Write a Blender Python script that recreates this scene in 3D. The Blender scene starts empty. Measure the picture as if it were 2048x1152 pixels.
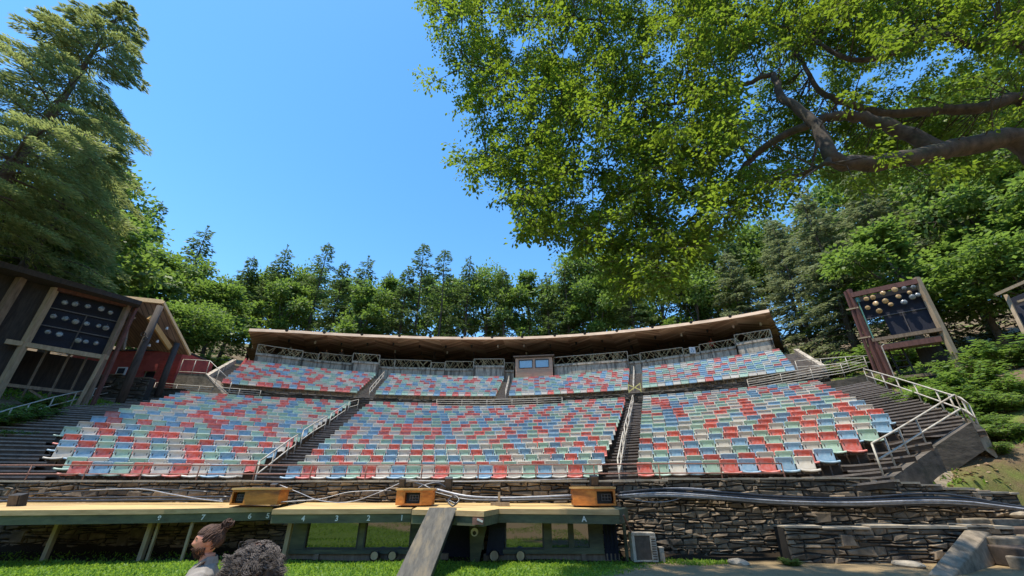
import bpy, bmesh, math, random
import numpy as np
from mathutils import Vector, Matrix, Euler

# ------------------------------------------------------------------ camera, sky, sun
scn = bpy.context.scene
COL = scn.collection
THETA = math.radians(26.0)
FPX = 800.0                      # focal length in pixels of the 2048 px wide photograph
CAMZ = 1.7
cd = bpy.data.cameras.new('camera')
cam = bpy.data.objects.new('camera', cd)
COL.objects.link(cam)
cam.location = (0, 0, CAMZ)
cam.rotation_euler = (math.radians(90) + THETA, 0, 0)
cd.sensor_width = 36.0
cd.lens = FPX / 2048 * 36.0
cd.clip_start = 0.1
cd.clip_end = 2000
scn.camera = cam

SUN_EL = math.radians(75)
SUN_H = Vector((-0.86, -0.35, 0)).normalized()
SUN_DIR = Vector((SUN_H.x * math.cos(SUN_EL), SUN_H.y * math.cos(SUN_EL), math.sin(SUN_EL)))
w = bpy.data.worlds.new('World')
scn.world = w
w.use_nodes = True
wn = w.node_tree.nodes
sky = wn.new('ShaderNodeTexSky')
sky.sky_type = 'NISHITA'
sky.sun_disc = False
sky.sun_elevation = SUN_EL
sky.sun_rotation = math.atan2(SUN_H.x, SUN_H.y)
sky.air_density = 1.3
sky.dust_density = 0.3
sky.ozone_density = 3.0
sky.altitude = 600
wn['Background'].inputs['Strength'].default_value = 0.15
hs = wn.new('ShaderNodeHueSaturation')
hs.inputs['Saturation'].default_value = 1.26
hs.inputs['Value'].default_value = 0.88
hs.inputs['Hue'].default_value = 0.498
w.node_tree.links.new(sky.outputs[0], hs.inputs['Color'])
w.node_tree.links.new(hs.outputs[0], wn['Background'].inputs[0])
sl = bpy.data.lights.new('sun', 'SUN')
sl.energy = 3.2
sl.angle = math.radians(0.5)
sl.color = (1.0, 0.93, 0.80)
so = bpy.data.objects.new('sun', sl)
COL.objects.link(so)
so.rotation_euler = SUN_DIR.to_track_quat('Z', 'Y').to_euler()
scn.view_settings.view_transform = 'Standard'
scn.view_settings.look = 'None'
scn.view_settings.exposure = 1.12
scn.view_settings.gamma = 1.0
scn.cycles.max_bounces = 6
scn.cycles.transparent_max_bounces = 8

rng = np.random.default_rng(7)
random.seed(7)
C_, S_ = math.cos(THETA), math.sin(THETA)

def ray(px, py):
    a, b = (px - 1024) / FPX, (py - 576) / FPX
    return Vector((a, C_ + b * S_, S_ - b * C_))
def P(px, py, Y):                # the point of a sight line at world depth Y
    d = ray(px, py); t = Y / d.y
    return Vector((d.x * t, Y, CAMZ + d.z * t))
def Pz(px, py, z):
    d = ray(px, py); t = (z - CAMZ) / d.z
    return Vector((d.x * t, d.y * t, z))
CX = -4.5
def radius(Ya):
    return 36 + (Ya - 15.1) * 0.40
def on(px, py, Ya):              # the point of a sight line on the curved row whose apex lies at depth Ya
    d = ray(px, py); m = d.x / d.y; R = radius(Ya); cy = Ya - R
    a = m * m + 1; b = -2 * (m * CX + cy); c = CX * CX + cy * cy - R * R
    disc = max(b * b - 4 * a * c, 0)
    Y = (-b + math.sqrt(disc)) / (2 * a)
    return Vector((m * Y, Y, CAMZ + Y * d.z / d.y))
def radial(p, Ya):
    R = radius(Ya)
    v = Vector((p.x - CX, p.y - (Ya - R), 0))
    return v.normalized()

# ------------------------------------------------------------------ objects and meshes
def tag(o, label=None, cat=None, group=None, kind=None):
    if label: o['label'] = label
    if cat: o['category'] = cat
    if group: o['group'] = group
    if kind: o['kind'] = kind
    return o
def empty(name, loc=(0, 0, 0), rz=0, label=None, cat=None, group=None):
    o = bpy.data.objects.new(name, None)
    COL.objects.link(o)
    o.location = loc; o.rotation_euler = (0, 0, rz)
    o.empty_display_size = 0.2
    return tag(o, label, cat, group)
def link(name, me, parent=None):
    o = bpy.data.objects.new(name, me)
    COL.objects.link(o)
    if parent is not None:
        o.parent = parent
        if o.parent and parent.type == 'EMPTY':
            pass
    return o

class MB:
    """collects shapes and links them as ONE mesh object"""
    def __init__(s): s.v = []; s.f = []; s.mi = []; s.m = 0; s.uv = None
    def add(s, vs, fs, m=None):
        b = len(s.v)
        s.v += [tuple(x) for x in vs]
        s.f += [tuple(b + i for i in f) for f in fs]
        s.mi += [s.m if m is None else m] * len(fs)
        return s
    def box(s, c, size, rot=None, m=None):
        x, y, z = size[0] / 2, size[1] / 2, size[2] / 2
        vs = [Vector(q) for q in ((-x,-y,-z),(x,-y,-z),(x,y,-z),(-x,y,-z),(-x,-y,z),(x,-y,z),(x,y,z),(-x,y,z))]
        if rot is not None:
            R = rot if isinstance(rot, Matrix) else Euler(rot).to_matrix()
            vs = [R @ v for v in vs]
        c = Vector(c)
        return s.add([v + c for v in vs], [(3,2,1,0),(4,5,6,7),(0,1,5,4),(1,2,6,5),(2,3,7,6),(3,0,4,7)], m)
    def bbox(s, x0, x1, y0, y1, z0, z1, m=None):
        return s.box(((x0+x1)/2, (y0+y1)/2, (z0+z1)/2), (abs(x1-x0), abs(y1-y0), abs(z1-z0)), None, m)
    def beam(s, a, b, wd, th, up=(0, 0, 1), m=None):
        a, b = Vector(a), Vector(b); d = (b - a); L = d.length
        if L < 1e-6: return s
        d.normalize(); up = Vector(up)
        if abs(d.dot(up)) > 0.98: up = Vector((0, 1, 0))
        sx = d.cross(up).normalized(); uz = sx.cross(d).normalized()
        R = Matrix((sx, d, uz)).transposed()
        return s.box((a + b) / 2, (wd, L, th), R, m)
    def tube(s, pts, r, n=6, caps=True, m=None):
        pts = [Vector(p) for p in pts]; k = len(pts)
        rs = r if isinstance(r, (list, tuple)) else [r] * k
        vs = []; prev = None
        for i, p in enumerate(pts):
            d = (pts[min(i + 1, k - 1)] - pts[max(i - 1, 0)])
            if d.length < 1e-9: d = Vector((0, 0, 1))
            d.normalize()
            if prev is None:
                u = d.cross(Vector((0, 0, 1)) if abs(d.z) < 0.9 else Vector((1, 0, 0))).normalized()
            else:
                u = prev - d * prev.dot(d)
                u = u.normalized() if u.length > 1e-6 else d.cross(Vector((1, 0.3, 0.2))).normalized()
            prev = u; v2 = d.cross(u)
            for j in range(n):
                a = 2 * math.pi * j / n
                vs.append(p + (u * math.cos(a) + v2 * math.sin(a)) * rs[i])
        fs = [(i*n+j, i*n+(j+1) % n, (i+1)*n+(j+1) % n, (i+1)*n+j) for i in range(k-1) for j in range(n)]
        if caps: fs += [tuple(range(n-1, -1, -1)), tuple((k-1)*n+j for j in range(n))]
        return s.add(vs, fs, m)
    def prism(s, poly, off, m=None):     # extrude a polygon by a vector
        n = len(poly); off = Vector(off)
        vs = [Vector(p) for p in poly] + [Vector(p) + off for p in poly]
        fs = [tuple(range(n-1, -1, -1)), tuple(range(n, 2*n))] + [(i, (i+1) % n, n+(i+1) % n, n+i) for i in range(n)]
        return s.add(vs, fs, m)
    def disc(s, c, r, nrm, th, n=14, m=None):
        c = Vector(c); nrm = Vector(nrm).normalized()
        return s.tube([c - nrm * th / 2, c + nrm * th / 2], r, n, True, m)
    def mesh(s, name, mats, smooth=False):
        me = bpy.data.meshes.new(name)
        me.from_pydata([tuple(v) for v in s.v], [], s.f)
        for mt in (mats if isinstance(mats, (list, tuple)) else [mats]): me.materials.append(mt)
        if any(s.mi): me.polygons.foreach_set('material_index', s.mi)
        if smooth: me.polygons.foreach_set('use_smooth', [True] * len(s.f))
        me.update()
        return me
    def build(s, name, mats, parent=None, smooth=False, bevel=0):
        o = link(name, s.mesh(name, mats, smooth), parent)
        if parent is not None: o.matrix_parent_inverse = wmat(parent).inverted()
        if bevel:
            b = o.modifiers.new('bevel', 'BEVEL'); b.width = bevel; b.segments = 2; b.limit_method = 'ANGLE'
        return o
    def local(s, name, mats, parent=None, smooth=False, bevel=0):  # mesh given in the parent's own space
        o = link(name, s.mesh(name, mats, smooth), parent)
        if bevel:
            b = o.modifiers.new('bevel', 'BEVEL'); b.width = bevel; b.segments = 2; b.limit_method = 'ANGLE'
        return o
def wmat(o):
    m = Matrix.LocRotScale(o.location, o.rotation_euler, o.scale)
    if o.parent: m = wmat(o.parent) @ o.matrix_parent_inverse @ m
    return m
def copy_tree(o, parent=None):
    c = o.copy(); COL.objects.link(c); c.parent = parent
    for ch in list(o.children): copy_tree(ch, c)
    return c
def quads(name, V, mat, parent=None):
    """V: (N,4,3) array of leaf-like quads -> one mesh object"""
    V = np.asarray(V, np.float32).reshape(-1, 3); n = len(V) // 4
    me = bpy.data.meshes.new(name)
    me.vertices.add(len(V)); me.vertices.foreach_set('co', V.ravel())
    me.loops.add(len(V)); me.loops.foreach_set('vertex_index', np.arange(len(V), dtype=np.int32))
    me.polygons.add(n); me.polygons.foreach_set('loop_start', np.arange(0, 4*n, 4, dtype=np.int32))
    try: me.polygons.foreach_set('loop_total', np.full(n, 4, np.int32))
    except Exception: pass
    me.materials.append(mat); me.update(calc_edges=True); me.validate()
    return link(name, me, parent)
def unit(a): return a / np.maximum(np.linalg.norm(a, axis=-1, keepdims=True), 1e-9)
def leaves(c, d, nrm, L, W, fold=0.0):
    """rhombic leaves: centre base c, direction d, normal nrm, length L, width W"""
    d = unit(d); s = unit(np.cross(d, nrm)); n2 = unit(np.cross(s, d))
    L = np.asarray(L).reshape(-1, 1); W = np.asarray(W).reshape(-1, 1)
    a = c; t = c + d * L
    m = c + d * L * 0.45 + n2 * fold * W
    return np.stack([a, m + s * W / 2, t, m - s * W / 2], axis=1)

# ------------------------------------------------------------------ materials
def lin(r, g, b): return tuple(((c/255)/12.92 if c/255 <= .04045 else ((c/255+.055)/1.055)**2.4) for c in (r, g, b)) + (1,)
class NT:
    def __init__(s, name):
        s.m = bpy.data.materials.new(name); s.m.use_nodes = True; s.t = s.m.node_tree
        s.b = s.t.nodes['Principled BSDF']; s.out = s.t.nodes['Material Output']
    def n(s, typ, **kw):
        nd = s.t.nodes.new('ShaderNode' + typ)
        for k, v in kw.items():
            if k in nd.inputs: nd.inputs[k].default_value = v
            else: setattr(nd, k, v)
        return nd
    def l(s, a, b): s.t.links.new(a, b)
    def coords(s, scale=(1, 1, 1), kind='Object'):
        tc = s.n('TexCoord'); mp = s.n('Mapping'); s.l(tc.outputs[kind], mp.inputs[0])
        mp.inputs['Scale'].default_value = scale
        return mp.outputs[0]
    def ramp(s, fac, stops):
        r = s.n('ValToRGB'); el = r.color_ramp.elements
        while len(el) < len(stops): el.new(0.5)
        for e, (p, c) in zip(el, stops): e.position = p; e.color = c
        s.l(fac, r.inputs[0]); return r.outputs[0]
    def mix(s, fac, a, b, mode='MIX'):
        x = s.n('Mix', data_type='RGBA', blend_type=mode)
        for sock, v in ((x.inputs[0], fac), (x.inputs[6], a), (x.inputs[7], b)):
            if hasattr(v, 'links') or hasattr(v, 'is_linked'): s.l(v, sock)
            else: sock.default_value = v
        return x.outputs[2]
    def bump(s, h, strength=0.3, dist=0.02):
        b = s.n('Bump', Strength=strength, Distance=dist); s.l(h, b.inputs['Height']); s.l(b.outputs[0], s.b.inputs['Normal'])
def weathered(name, c1, c2, scale=6, rough=0.8, stretch=(1, 1, 1), bump=0.2, dist=0.01, metal=0.0, dirt=None, island=0.0):
    t = NT(name); v = t.coords(stretch)
    nz = t.n('TexNoise', Scale=scale, Detail=8.0, Roughness=0.65); t.l(v, nz.inputs['Vector'])
    col = t.ramp(nz.outputs['Fac'], [(0.3, c1), (0.7, c2)])
    if dirt:
        n2 = t.n('TexNoise', Scale=scale*0.35, Detail=6.0, Roughness=0.7); t.l(v, n2.inputs['Vector'])
        f = t.ramp(n2.outputs['Fac'], [(0.48, (0,0,0,1)), (0.68, (1,1,1,1))])
        col = t.mix(f, col, dirt)
    if island:
        g = t.n('NewGeometry'); h = t.n('HueSaturation'); t.l(col, h.inputs['Color'])
        mr = t.n('MapRange'); mr.inputs[3].default_value = 1 - island; mr.inputs[4].default_value = 1 + island
        t.l(g.outputs['Random Per Island'], mr.inputs[0]); t.l(mr.outputs[0], h.inputs['Value']); col = h.outputs[0]
    t.l(col, t.b.inputs['Base Color'])
    t.b.inputs['Roughness'].default_value = rough; t.b.inputs['Metallic'].default_value = metal
    if bump: t.bump(nz.outputs['Fac'], bump, dist)
    return t.m
def plain(name, c, rough=0.6, metal=0.0):
    return weathered(name, tuple(x*.8 for x in c[:3]) + (1,), c, 9, rough, bump=0.05, metal=metal)
def leafmat(name, stops, trans=0.45, tcol=(0.25, 0.4, 0.04, 1), rough=0.5, spec=0.3):
    t = NT(name)
    g = t.n('NewGeometry')
    nz = t.n('TexNoise', Scale=0.45, Detail=2.0); t.l(t.coords(), nz.inputs['Vector'])
    mm = t.n('Math', operation='MULTIPLY_ADD'); t.l(nz.outputs['Fac'], mm.inputs[0]); mm.inputs[1].default_value = 0.9
    m2 = t.n('Math', operation='MULTIPLY'); t.l(g.outputs['Random Per Island'], m2.inputs[0]); m2.inputs[1].default_value = 0.55
    m3 = t.n('Math', operation='SUBTRACT'); t.l(m2.outputs[0], m3.inputs[0]); m3.inputs[1].default_value = 0.22
    t.l(m3.outputs[0], mm.inputs[2])
    col = t.ramp(mm.outputs[0], stops)
    t.l(col, t.b.inputs['Base Color'])
    t.b.inputs['Roughness'].default_value = rough
    t.b.inputs['Specular IOR Level'].default_value = spec
    tr = t.n('BsdfTranslucent')
    tc = t.mix(0.6, col, tcol); t.l(tc, tr.inputs['Color'])
    ms = t.n('MixShader'); ms.inputs[0].default_value = trans
    t.l(t.b.outputs[0], ms.inputs[1]); t.l(tr.outputs[0], ms.inputs[2]); t.l(ms.outputs[0], t.out.inputs[0])
    return t.m
M = {}
M['concrete'] = weathered('weathered_concrete', (.16,.122,.08,1), (.33,.265,.185,1), 5, .9, bump=.6, dist=.02, dirt=(.075,.062,.04,1))
M['tread'] = weathered('stained_tread', (.055,.038,.026,1), (.13,.09,.062,1), 4, .9, bump=.3, dirt=(.03,.024,.02,1))
M['nosing'] = weathered('worn_nosing', (.16,.13,.11,1), (.30,.25,.21,1), 7, .85, bump=.1)
M['steel'] = weathered('galvanised_pipe', (.36,.33,.27,1), (.55,.50,.42,1), 14, .5, bump=.05, dirt=(.30,.22,.13,1))
M['rustpipe'] = weathered('rusty_pipe', (.16,.07,.05,1), (.30,.15,.11,1), 14, .7, bump=.1)
M['dark'] = weathered('black_steel', (.012,.012,.013,1), (.03,.03,.032,1), 12, .55, bump=.05)
M['bracket'] = weathered('grey_bracket', (.06,.05,.045,1), (.13,.11,.10,1), 12, .6, bump=.05)
def seatmat(name, c):
    t = NT(name); v = t.coords((1, 1, 1))
    oi = t.n('ObjectInfo'); g = t.n('NewGeometry')
    nz = t.n('TexNoise', Scale=7.0, Detail=6.0); t.l(v, nz.inputs['Vector'])
    pale = tuple(min(1, x*.50+.36) for x in c[:3]) + (1,)
    f = t.ramp(nz.outputs['Fac'], [(.35, (0,0,0,1)), (.8, (.75,.75,.75,1))])
    col = t.mix(f, c, pale)
    h = t.n('HueSaturation'); t.l(col, h.inputs['Color'])
    mr = t.n('MapRange'); mr.inputs[3].default_value = .82; mr.inputs[4].default_value = 1.15
    ad = t.n('Math', operation='ADD'); t.l(oi.outputs['Random'], ad.inputs[0]); t.l(g.outputs['Random Per Island'], ad.inputs[1])
    fr = t.n('Math', operation='FRACT'); t.l(ad.outputs[0], fr.inputs[0])
    t.l(fr.outputs[0], mr.inputs[0]); t.l(mr.outputs[0], h.inputs['Value'])
    t.l(h.outputs[0], t.b.inputs['Base Color'])
    t.b.inputs['Roughness'].default_value = .42
    return t.m
SEATCOL = {'R': ('red', (.60,.115,.065,1)), 'B': ('blue', (.20,.33,.42,1)), 'G': ('sage green', (.33,.45,.33,1)), 'W': ('pale grey', (.52,.46,.37,1))}
SEATM = {k: seatmat(v[0].replace(' ', '_') + '_plastic', v[1]) for k, v in SEATCOL.items()}
M['stone'] = weathered('ledge_stone', (.10,.073,.046,1), (.28,.21,.14,1), 3.5, .9, bump=.6, dist=.02, dirt=(.05,.04,.033,1), island=.45)
M['stonecap'] = weathered('stone_cap', (.24,.20,.15,1), (.42,.36,.27,1), 5, .9, bump=.4)
M['mortar'] = weathered('dark_joint', (.012,.01,.008,1), (.03,.025,.02,1), 6, .95, bump=.2)
M['mosswall'] = weathered('mossy_stone', (.035,.03,.024,1), (.14,.115,.09,1), 2.2, .95, bump=.7, dist=.04, dirt=(.03,.032,.02,1), stretch=(1,1,2))
M['ply'] = weathered('plywood_deck', (.46,.29,.10,1), (.66,.46,.19,1), 2.5, .7, stretch=(.4,3,1), bump=.1, dirt=(.30,.19,.09,1))
M['tanboard'] = weathered('tan_fascia_board', (.34,.22,.10,1), (.54,.37,.19,1), 4, .75, stretch=(.4,3,3), bump=.15)
M['green'] = weathered('green_painted_wood', (.065,.068,.035,1), (.14,.145,.078,1), 3, .75, stretch=(.5,2,2), bump=.15, dirt=(.035,.04,.03,1))
M['orange'] = weathered('stained_plywood', (.42,.12,.012,1), (.74,.27,.045,1), 3, .6, stretch=(1,1,3), bump=.1, dirt=(.20,.07,.02,1))
M['orangelid'] = weathered('bright_plywood_lid', (.50,.27,.08,1), (.66,.40,.15,1), 4, .6, stretch=(.5,3,1), bump=.1)
M['ramp'] = weathered('grey_ramp_board', (.05,.046,.038,1), (.115,.105,.085,1), 5, .9, stretch=(3,.5,1), bump=.4, dirt=(.17,.135,.085,1))
M['wood'] = weathered('weathered_timber', (.10,.065,.04,1), (.25,.18,.12,1), 3, .85, stretch=(3,3,.5), bump=.3)
M['paletimber'] = weathered('pale_timber', (.22,.155,.09,1), (.40,.30,.19,1), 3, .8, stretch=(3,3,.5), bump=.25)
M['redtimber'] = weathered('red_stained_timber', (.06,.022,.016,1), (.15,.06,.045,1), 3, .8, stretch=(3,3,.5), bump=.3)
M['log'] = weathered('dark_log', (.03,.024,.022,1), (.085,.07,.062,1), 3, .9, stretch=(3,3,.5), bump=.5)
M['redwall'] = weathered('red_painted_boards', (.26,.035,.025,1), (.40,.065,.05,1), 3, .7, bump=.1, dirt=(.20,.03,.025,1))
M['navy'] = weathered('black_netting', (.006,.007,.013,1), (.018,.02,.035,1), 20, .9, bump=.1)
M['barn'] = weathered('dark_barn_boards', (.018,.014,.013,1), (.055,.042,.036,1), 3, .9, stretch=(4,4,.5), bump=.3)
M['tanroof'] = weathered('roof_fascia', (.40,.27,.17,1), (.56,.40,.27,1), 2, .7, stretch=(.6,.6,3), bump=.1, dirt=(.30,.20,.13,1))
M['booth'] = weathered('booth_siding', (.42,.25,.16,1), (.54,.35,.23,1), 2, .75, stretch=(.5,.5,4), bump=.05)
M['bark'] = weathered('tree_bark', (.05,.038,.03,1), (.14,.11,.085,1), 6, .95, stretch=(1,1,.35), bump=.8, dist=.03)
M['maplebark'] = weathered('mossy_maple_bark', (.018,.014,.011,1), (.11,.085,.062,1), 5, .95, bump=.8, dist=.03, dirt=(.028,.038,.014,1))
M['cable'] = weathered('black_cable', (.015,.015,.017,1), (.05,.05,.055,1), 8, .35, bump=.03)
M['cablegrey'] = weathered('grey_conduit', (.18,.18,.19,1), (.40,.40,.42,1), 8, .35, bump=.03)
M['white'] = weathered('white_paint', (.55,.54,.50,1), (.72,.71,.68,1), 10, .6, bump=.05)
M['cream'] = weathered('aged_cream_metal', (.34,.30,.24,1), (.50,.45,.37,1), 8, .6, bump=.05, dirt=(.2,.15,.1,1))
M['grille'] = weathered('brown_grille', (.05,.035,.025,1), (.12,.09,.065,1), 8, .7, bump=.1)
M['latticeframe'] = weathered('tan_painted_frame', (.28,.22,.14,1), (.44,.36,.25,1), 9, .7, bump=.05)
M['lattice'] = weathered('bent_twig_lattice', (.26,.19,.09,1), (.46,.36,.19,1), 9, .85, bump=.2)
M['lens'] = weathered('amber_lamp_lens', (.22,.09,.02,1), (.70,.48,.22,1), 7, .3, bump=.4)
M['greylens'] = weathered('grey_lamp_lens', (.03,.035,.04,1), (.34,.36,.36,1), 7, .25, bump=.4)
M['yellow'] = weathered('yellow_tape', (.55,.46,.10,1), (.70,.62,.25,1), 9, .6, bump=0)
M['signblue'] = plain('sign_blue', (.06,.16,.40,1))
M['redcloth'] = plain('red_cloth', (.45,.06,.06,1), .9)
M['teal'] = plain('teal_pipe', (.10,.24,.20,1), .5)
def glassmat(name, c, rough=.03):
    t = NT(name); t.b.inputs['Base Color'].default_value = c; t.b.inputs['Roughness'].default_value = rough
    t.b.inputs['Specular IOR Level'].default_value = 1.0
    t.b.inputs['IOR'].default_value = 1.85
    nz = t.n('TexNoise', Scale=1.2, Detail=1.0); t.l(t.coords(), nz.inputs['Vector']); t.bump(nz.outputs['Fac'], .03, .02)
    return t.m
M['glass'] = glassmat('dark_window_glass', (.008,.011,.012,1))
M['boothglass'] = glassmat('booth_window_glass', (.10,.16,.22,1), .12)
# ------------------------------------------------------------------ the seating bowl: measured rows
LL = [(143,922),(134,914),(112,893),(118.5,879.4),(127.6,867.6),(127.6,852.4),(156.8,842),(184,832),(211.5,822),(238,816),(262.5,809.5),(280.8,804),(301,799.5),(318,796),(328,792.5),(338,789),(350,785.5),(360.5,781.7)]
LR = [(492.8,929),(517,918.7),(536,906.4),(557,894.7),(575,883.9),(589,875),(604,865.3),(618,857.4),(628,850.4),(638,843.4),(647,837),(656.5,830.8),(664.5,825.4),(671.5,820.6),(678.5,815.8),(686,811),(694.5,806),(702.6,800.8)]
CL = [(575,931),(594,923.6),(610,910.5),(624,897.8),(637,886.6),(650,876.8),(661,868.6),(670,860.2),(679,852.4),(687,845.6),(696,839.4),(702,833.6),(708,828.2),(714,823.2),(718.5,818.4),(724,813.6),(731,808.2),(738.5,802.5)]
CMY = [930.2,923.4,910.2,899.2,888.2,878.8,870.6,862,855,848,841.8,836,830.8,826,821.6,817.2,813,808]
CR = [(1196,927.7),(1204,919.4),(1209.5,905.5),(1213.5,892),(1218,880.8),(1222.8,871),(1226.6,861.9),(1229.8,853.2),(1232.6,845.6),(1235.2,838.7),(1237.8,832.4),(1240,826.5),(1242,821),(1243.8,815.6),(1245.5,810.2),(1247,805),(1248.6,799.8),(1250,794.6)]
RL = [(1272,926),(1274.3,916.8),(1275.4,901.9),(1276.5,888.3),(1277.6,877),(1278.6,866.8),(1279.3,857.6),(1280,849.2),(1280.6,840.9),(1281.1,833.9),(1281.7,828),(1282.3,822.4),(1283,817.3),(1283.4,812.4),(1283.9,807.4),(1284.4,802.2),(1285,796.5),(1285.6,790.5)]
RR = [(1626,911),(1665,895),(1718,876),(1752.7,855.7),(1778.5,840.4),(1777,825.4),(1766,815.7),(1746,807.3),(1730,799.4),(1712,792.8),(1698,786.6),(1684,780.6),(1671,775.5),(1661.7,771),(1653,767.6),(1646,764.6),(1641,762.2),(1637,760.2)]
OL = [-110,-105,-60,-5,40,71,104,135,163,190,212,232,252,262,272,284,296,308]      # outer left edge of the stairs
OR = [1745,1840,1905,1932,1918,1892,1870,1850,1830,1810,1792,1776,1760,1745,1730,1717,1705,1694]
NR = 18
YA = [15.1 + .731*k + .0172*k*k for k in range(NR)]
ROW = []
for k in range(NR):
    a = on(*LL[k], YA[k]); b = on(*LR[k], YA[k]); c = on(*CL[k], YA[k]); m = on(980, CMY[k], YA[k]); d = on(*CR[k], YA[k]); e = on(*RL[k], YA[k]); f = on(*RR[k], YA[k])
    ROW.append([a, b, c, m, d, e, f])
# smooth the heights along each row: a gentle camber is kept, reading noise is not
for k in range(NR):
    zs = [p.z for p in ROW[k]]; xs = [p.x for p in ROW[k]]
    q = np.polyfit(xs, zs, 2)
    for p in ROW[k]: p.z = .5 * p.z + .5 * float(np.polyval(q, p.x))
SEAT_H = 0.80
def rowz(k, x):
    return float(np.interp(x, [p.x for p in ROW[k]], [p.z for p in ROW[k]])) - SEAT_H + .13 * max(0, x - ROW[k][-1].x - .3)
def proj(p):
    zc = p.y * C_ + (p.z - CAMZ) * S_
    return 1024 + FPX * p.x / zc, 576 + FPX * (p.y * S_ - (p.z - CAMZ) * C_) / zc
def rowpt(k, px, py=None):       # a floor point on row k below the sight column px
    if py is None: py = CMY[k]
    p = on(px, py, YA[k])
    for _ in range(3):           # settle the column on the height of the row
        z = rowz(k, p.x) + SEAT_H
        d = ray(px, 576); 
        # solve the pixel row for this height
        lo, hi = 500, 1150
        for _i in range(22):
            mid = (lo + hi) / 2; q = on(px, mid, YA[k])
            if q.z > z: lo = mid
            else: hi = mid
        p = q
    p.z = rowz(k, p.x)
    return p
DEPTH_BACK = 0.14
# the kerbs of the outer stairs run straight; find where each row meets them
OL = [-150, -150, -150, -135, -95, -45, -10, 22, 58, 80, 107, 134, 153, 170, 190, 209, 228, 247]
FRONT = []
for k in range(NR):
    best = None
    lo, hi = RR[k][0] + 12, 1940.0
    def gap(x):
        px, py = proj(rowpt(k, x))
        side = 752 + (px - 1694) * .4066
        front = 850 + (1935 - px) * .69
        return (py - side if k >= 4 else front - py), px
    f0 = gap(lo)[0]
    for _ in range(18):
        mid = (lo + hi) / 2
        v = gap(mid)[0]
        if v > 0: lo = mid
        else: hi = mid
    OR[k] = (lo + hi) / 2
def strip(mb, kk, fx0, fx1, nseg, half=False, nose=None, dz=0.0, first_drop=0.15):
    """treads and risers between sight columns fx0[k]..fx1[k] for rows kk"""
    prev = None
    for k in kk:
        pts = [rowpt(k, fx0[k] + (fx1[k] - fx0[k]) * i / nseg) for i in range(nseg + 1)]
        back = [p + radial(p, YA[k]) * DEPTH_BACK for p in pts]
        if prev is None: front = [p - radial(p, YA[k]) * 0.5 for p in pts]
        else: front = [Vector((q.x, q.y, p.z)) for p, q in zip(pts, prev)]
        lowz = [(q.z if prev else p.z - first_drop) for p, q in zip(pts, prev or pts)]
        n0 = len(pts)
        if not half:
            vs = [Vector((p.x, p.y, p.z + dz)) for p in front] + [Vector((b.x, b.y, p.z + dz)) for b, p in zip(back, pts)] + [Vector((p.x, p.y, z)) for p, z in zip(front, lowz)]
            fs = []
            for i in range(nseg):
                fs += [(i, i+1, n0+i+1, n0+i), (2*n0+i, 2*n0+i+1, i+1, i)]
            mb.add(vs, fs)
            if nose is not None:
                for i in range(nseg):
                    nose.beam(Vector((front[i].x, front[i].y, front[i].z + dz)), Vector((front[i+1].x, front[i+1].y, front[i+1].z + dz)), .05, .05)
        elif prev is not None:
            for i in range(nseg):
                a, b = front[i], front[i+1]; la, lb = lowz[i], lowz[i+1]
                ra, rb = radial(a, YA[k]) * .48, radial(b, YA[k]) * .48
                ha, hb = (a.z + la) / 2, (b.z + lb) / 2
                A = Vector((a.x - ra.x, a.y - ra.y, ha)); B = Vector((b.x - rb.x, b.y - rb.y, hb))
                mb.add([A, B, Vector((b.x, b.y, hb)), Vector((a.x, a.y, ha)), Vector((A.x, A.y, la - .02)), Vector((B.x, B.y, lb - .02))], [(0,1,2,3), (4,5,1,0)])
                if nose is not None: nose.beam(A, B, .05, .05)
        prev = [Vector((b.x, b.y, p.z)) for b, p in zip(back, pts)]
    return mb

terr = MB(); strip(terr, range(NR), OL, OR, 60)
lower_terrace = terr.build('seating_terrace', M['tread'])
tag(lower_terrace, 'lower stepped concrete terrace carrying the three big seat blocks', 'terrace')
def stairs(name, x0, x1, nseg, label, kk=range(NR), mat='tread'):
    r = empty(name, rowpt(kk[0], (x0[kk[0]] + x1[kk[0]]) / 2), 0, label, 'steps', 'stairways of the seating bowl')
    s = MB(); no = MB()
    strip(s, kk, x0, x1, nseg, False, no, .006)
    s2 = MB(); strip(s2, kk, x0, x1, nseg, True, no)
    s.add(s2.v, s2.f); s.add(no.v, no.f, 1)
    s.build('stair_flight', [M[mat], M['nosing']], r)
    return r
X = lambda L: [p[0] for p in L]
off = lambda L, d: [x + d for x in L]
stairs('aisle_steps', OL, off(X(LL), -8), 6, 'broad dark steps along the left edge of the lower seats')
stairs('aisle_steps', off(X(LR), 3), off(X(CL), -3), 3, 'dark aisle steps between the left and middle lower seat blocks')
stairs('aisle_steps', off(X(CR), 3), off(X(RL), -3), 3, 'dark aisle steps between the middle and right lower seat blocks')
stairs('aisle_steps', off(X(RR), 8), OR, 6, 'broad brown steps fanning out at the right of the lower seats')

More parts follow.
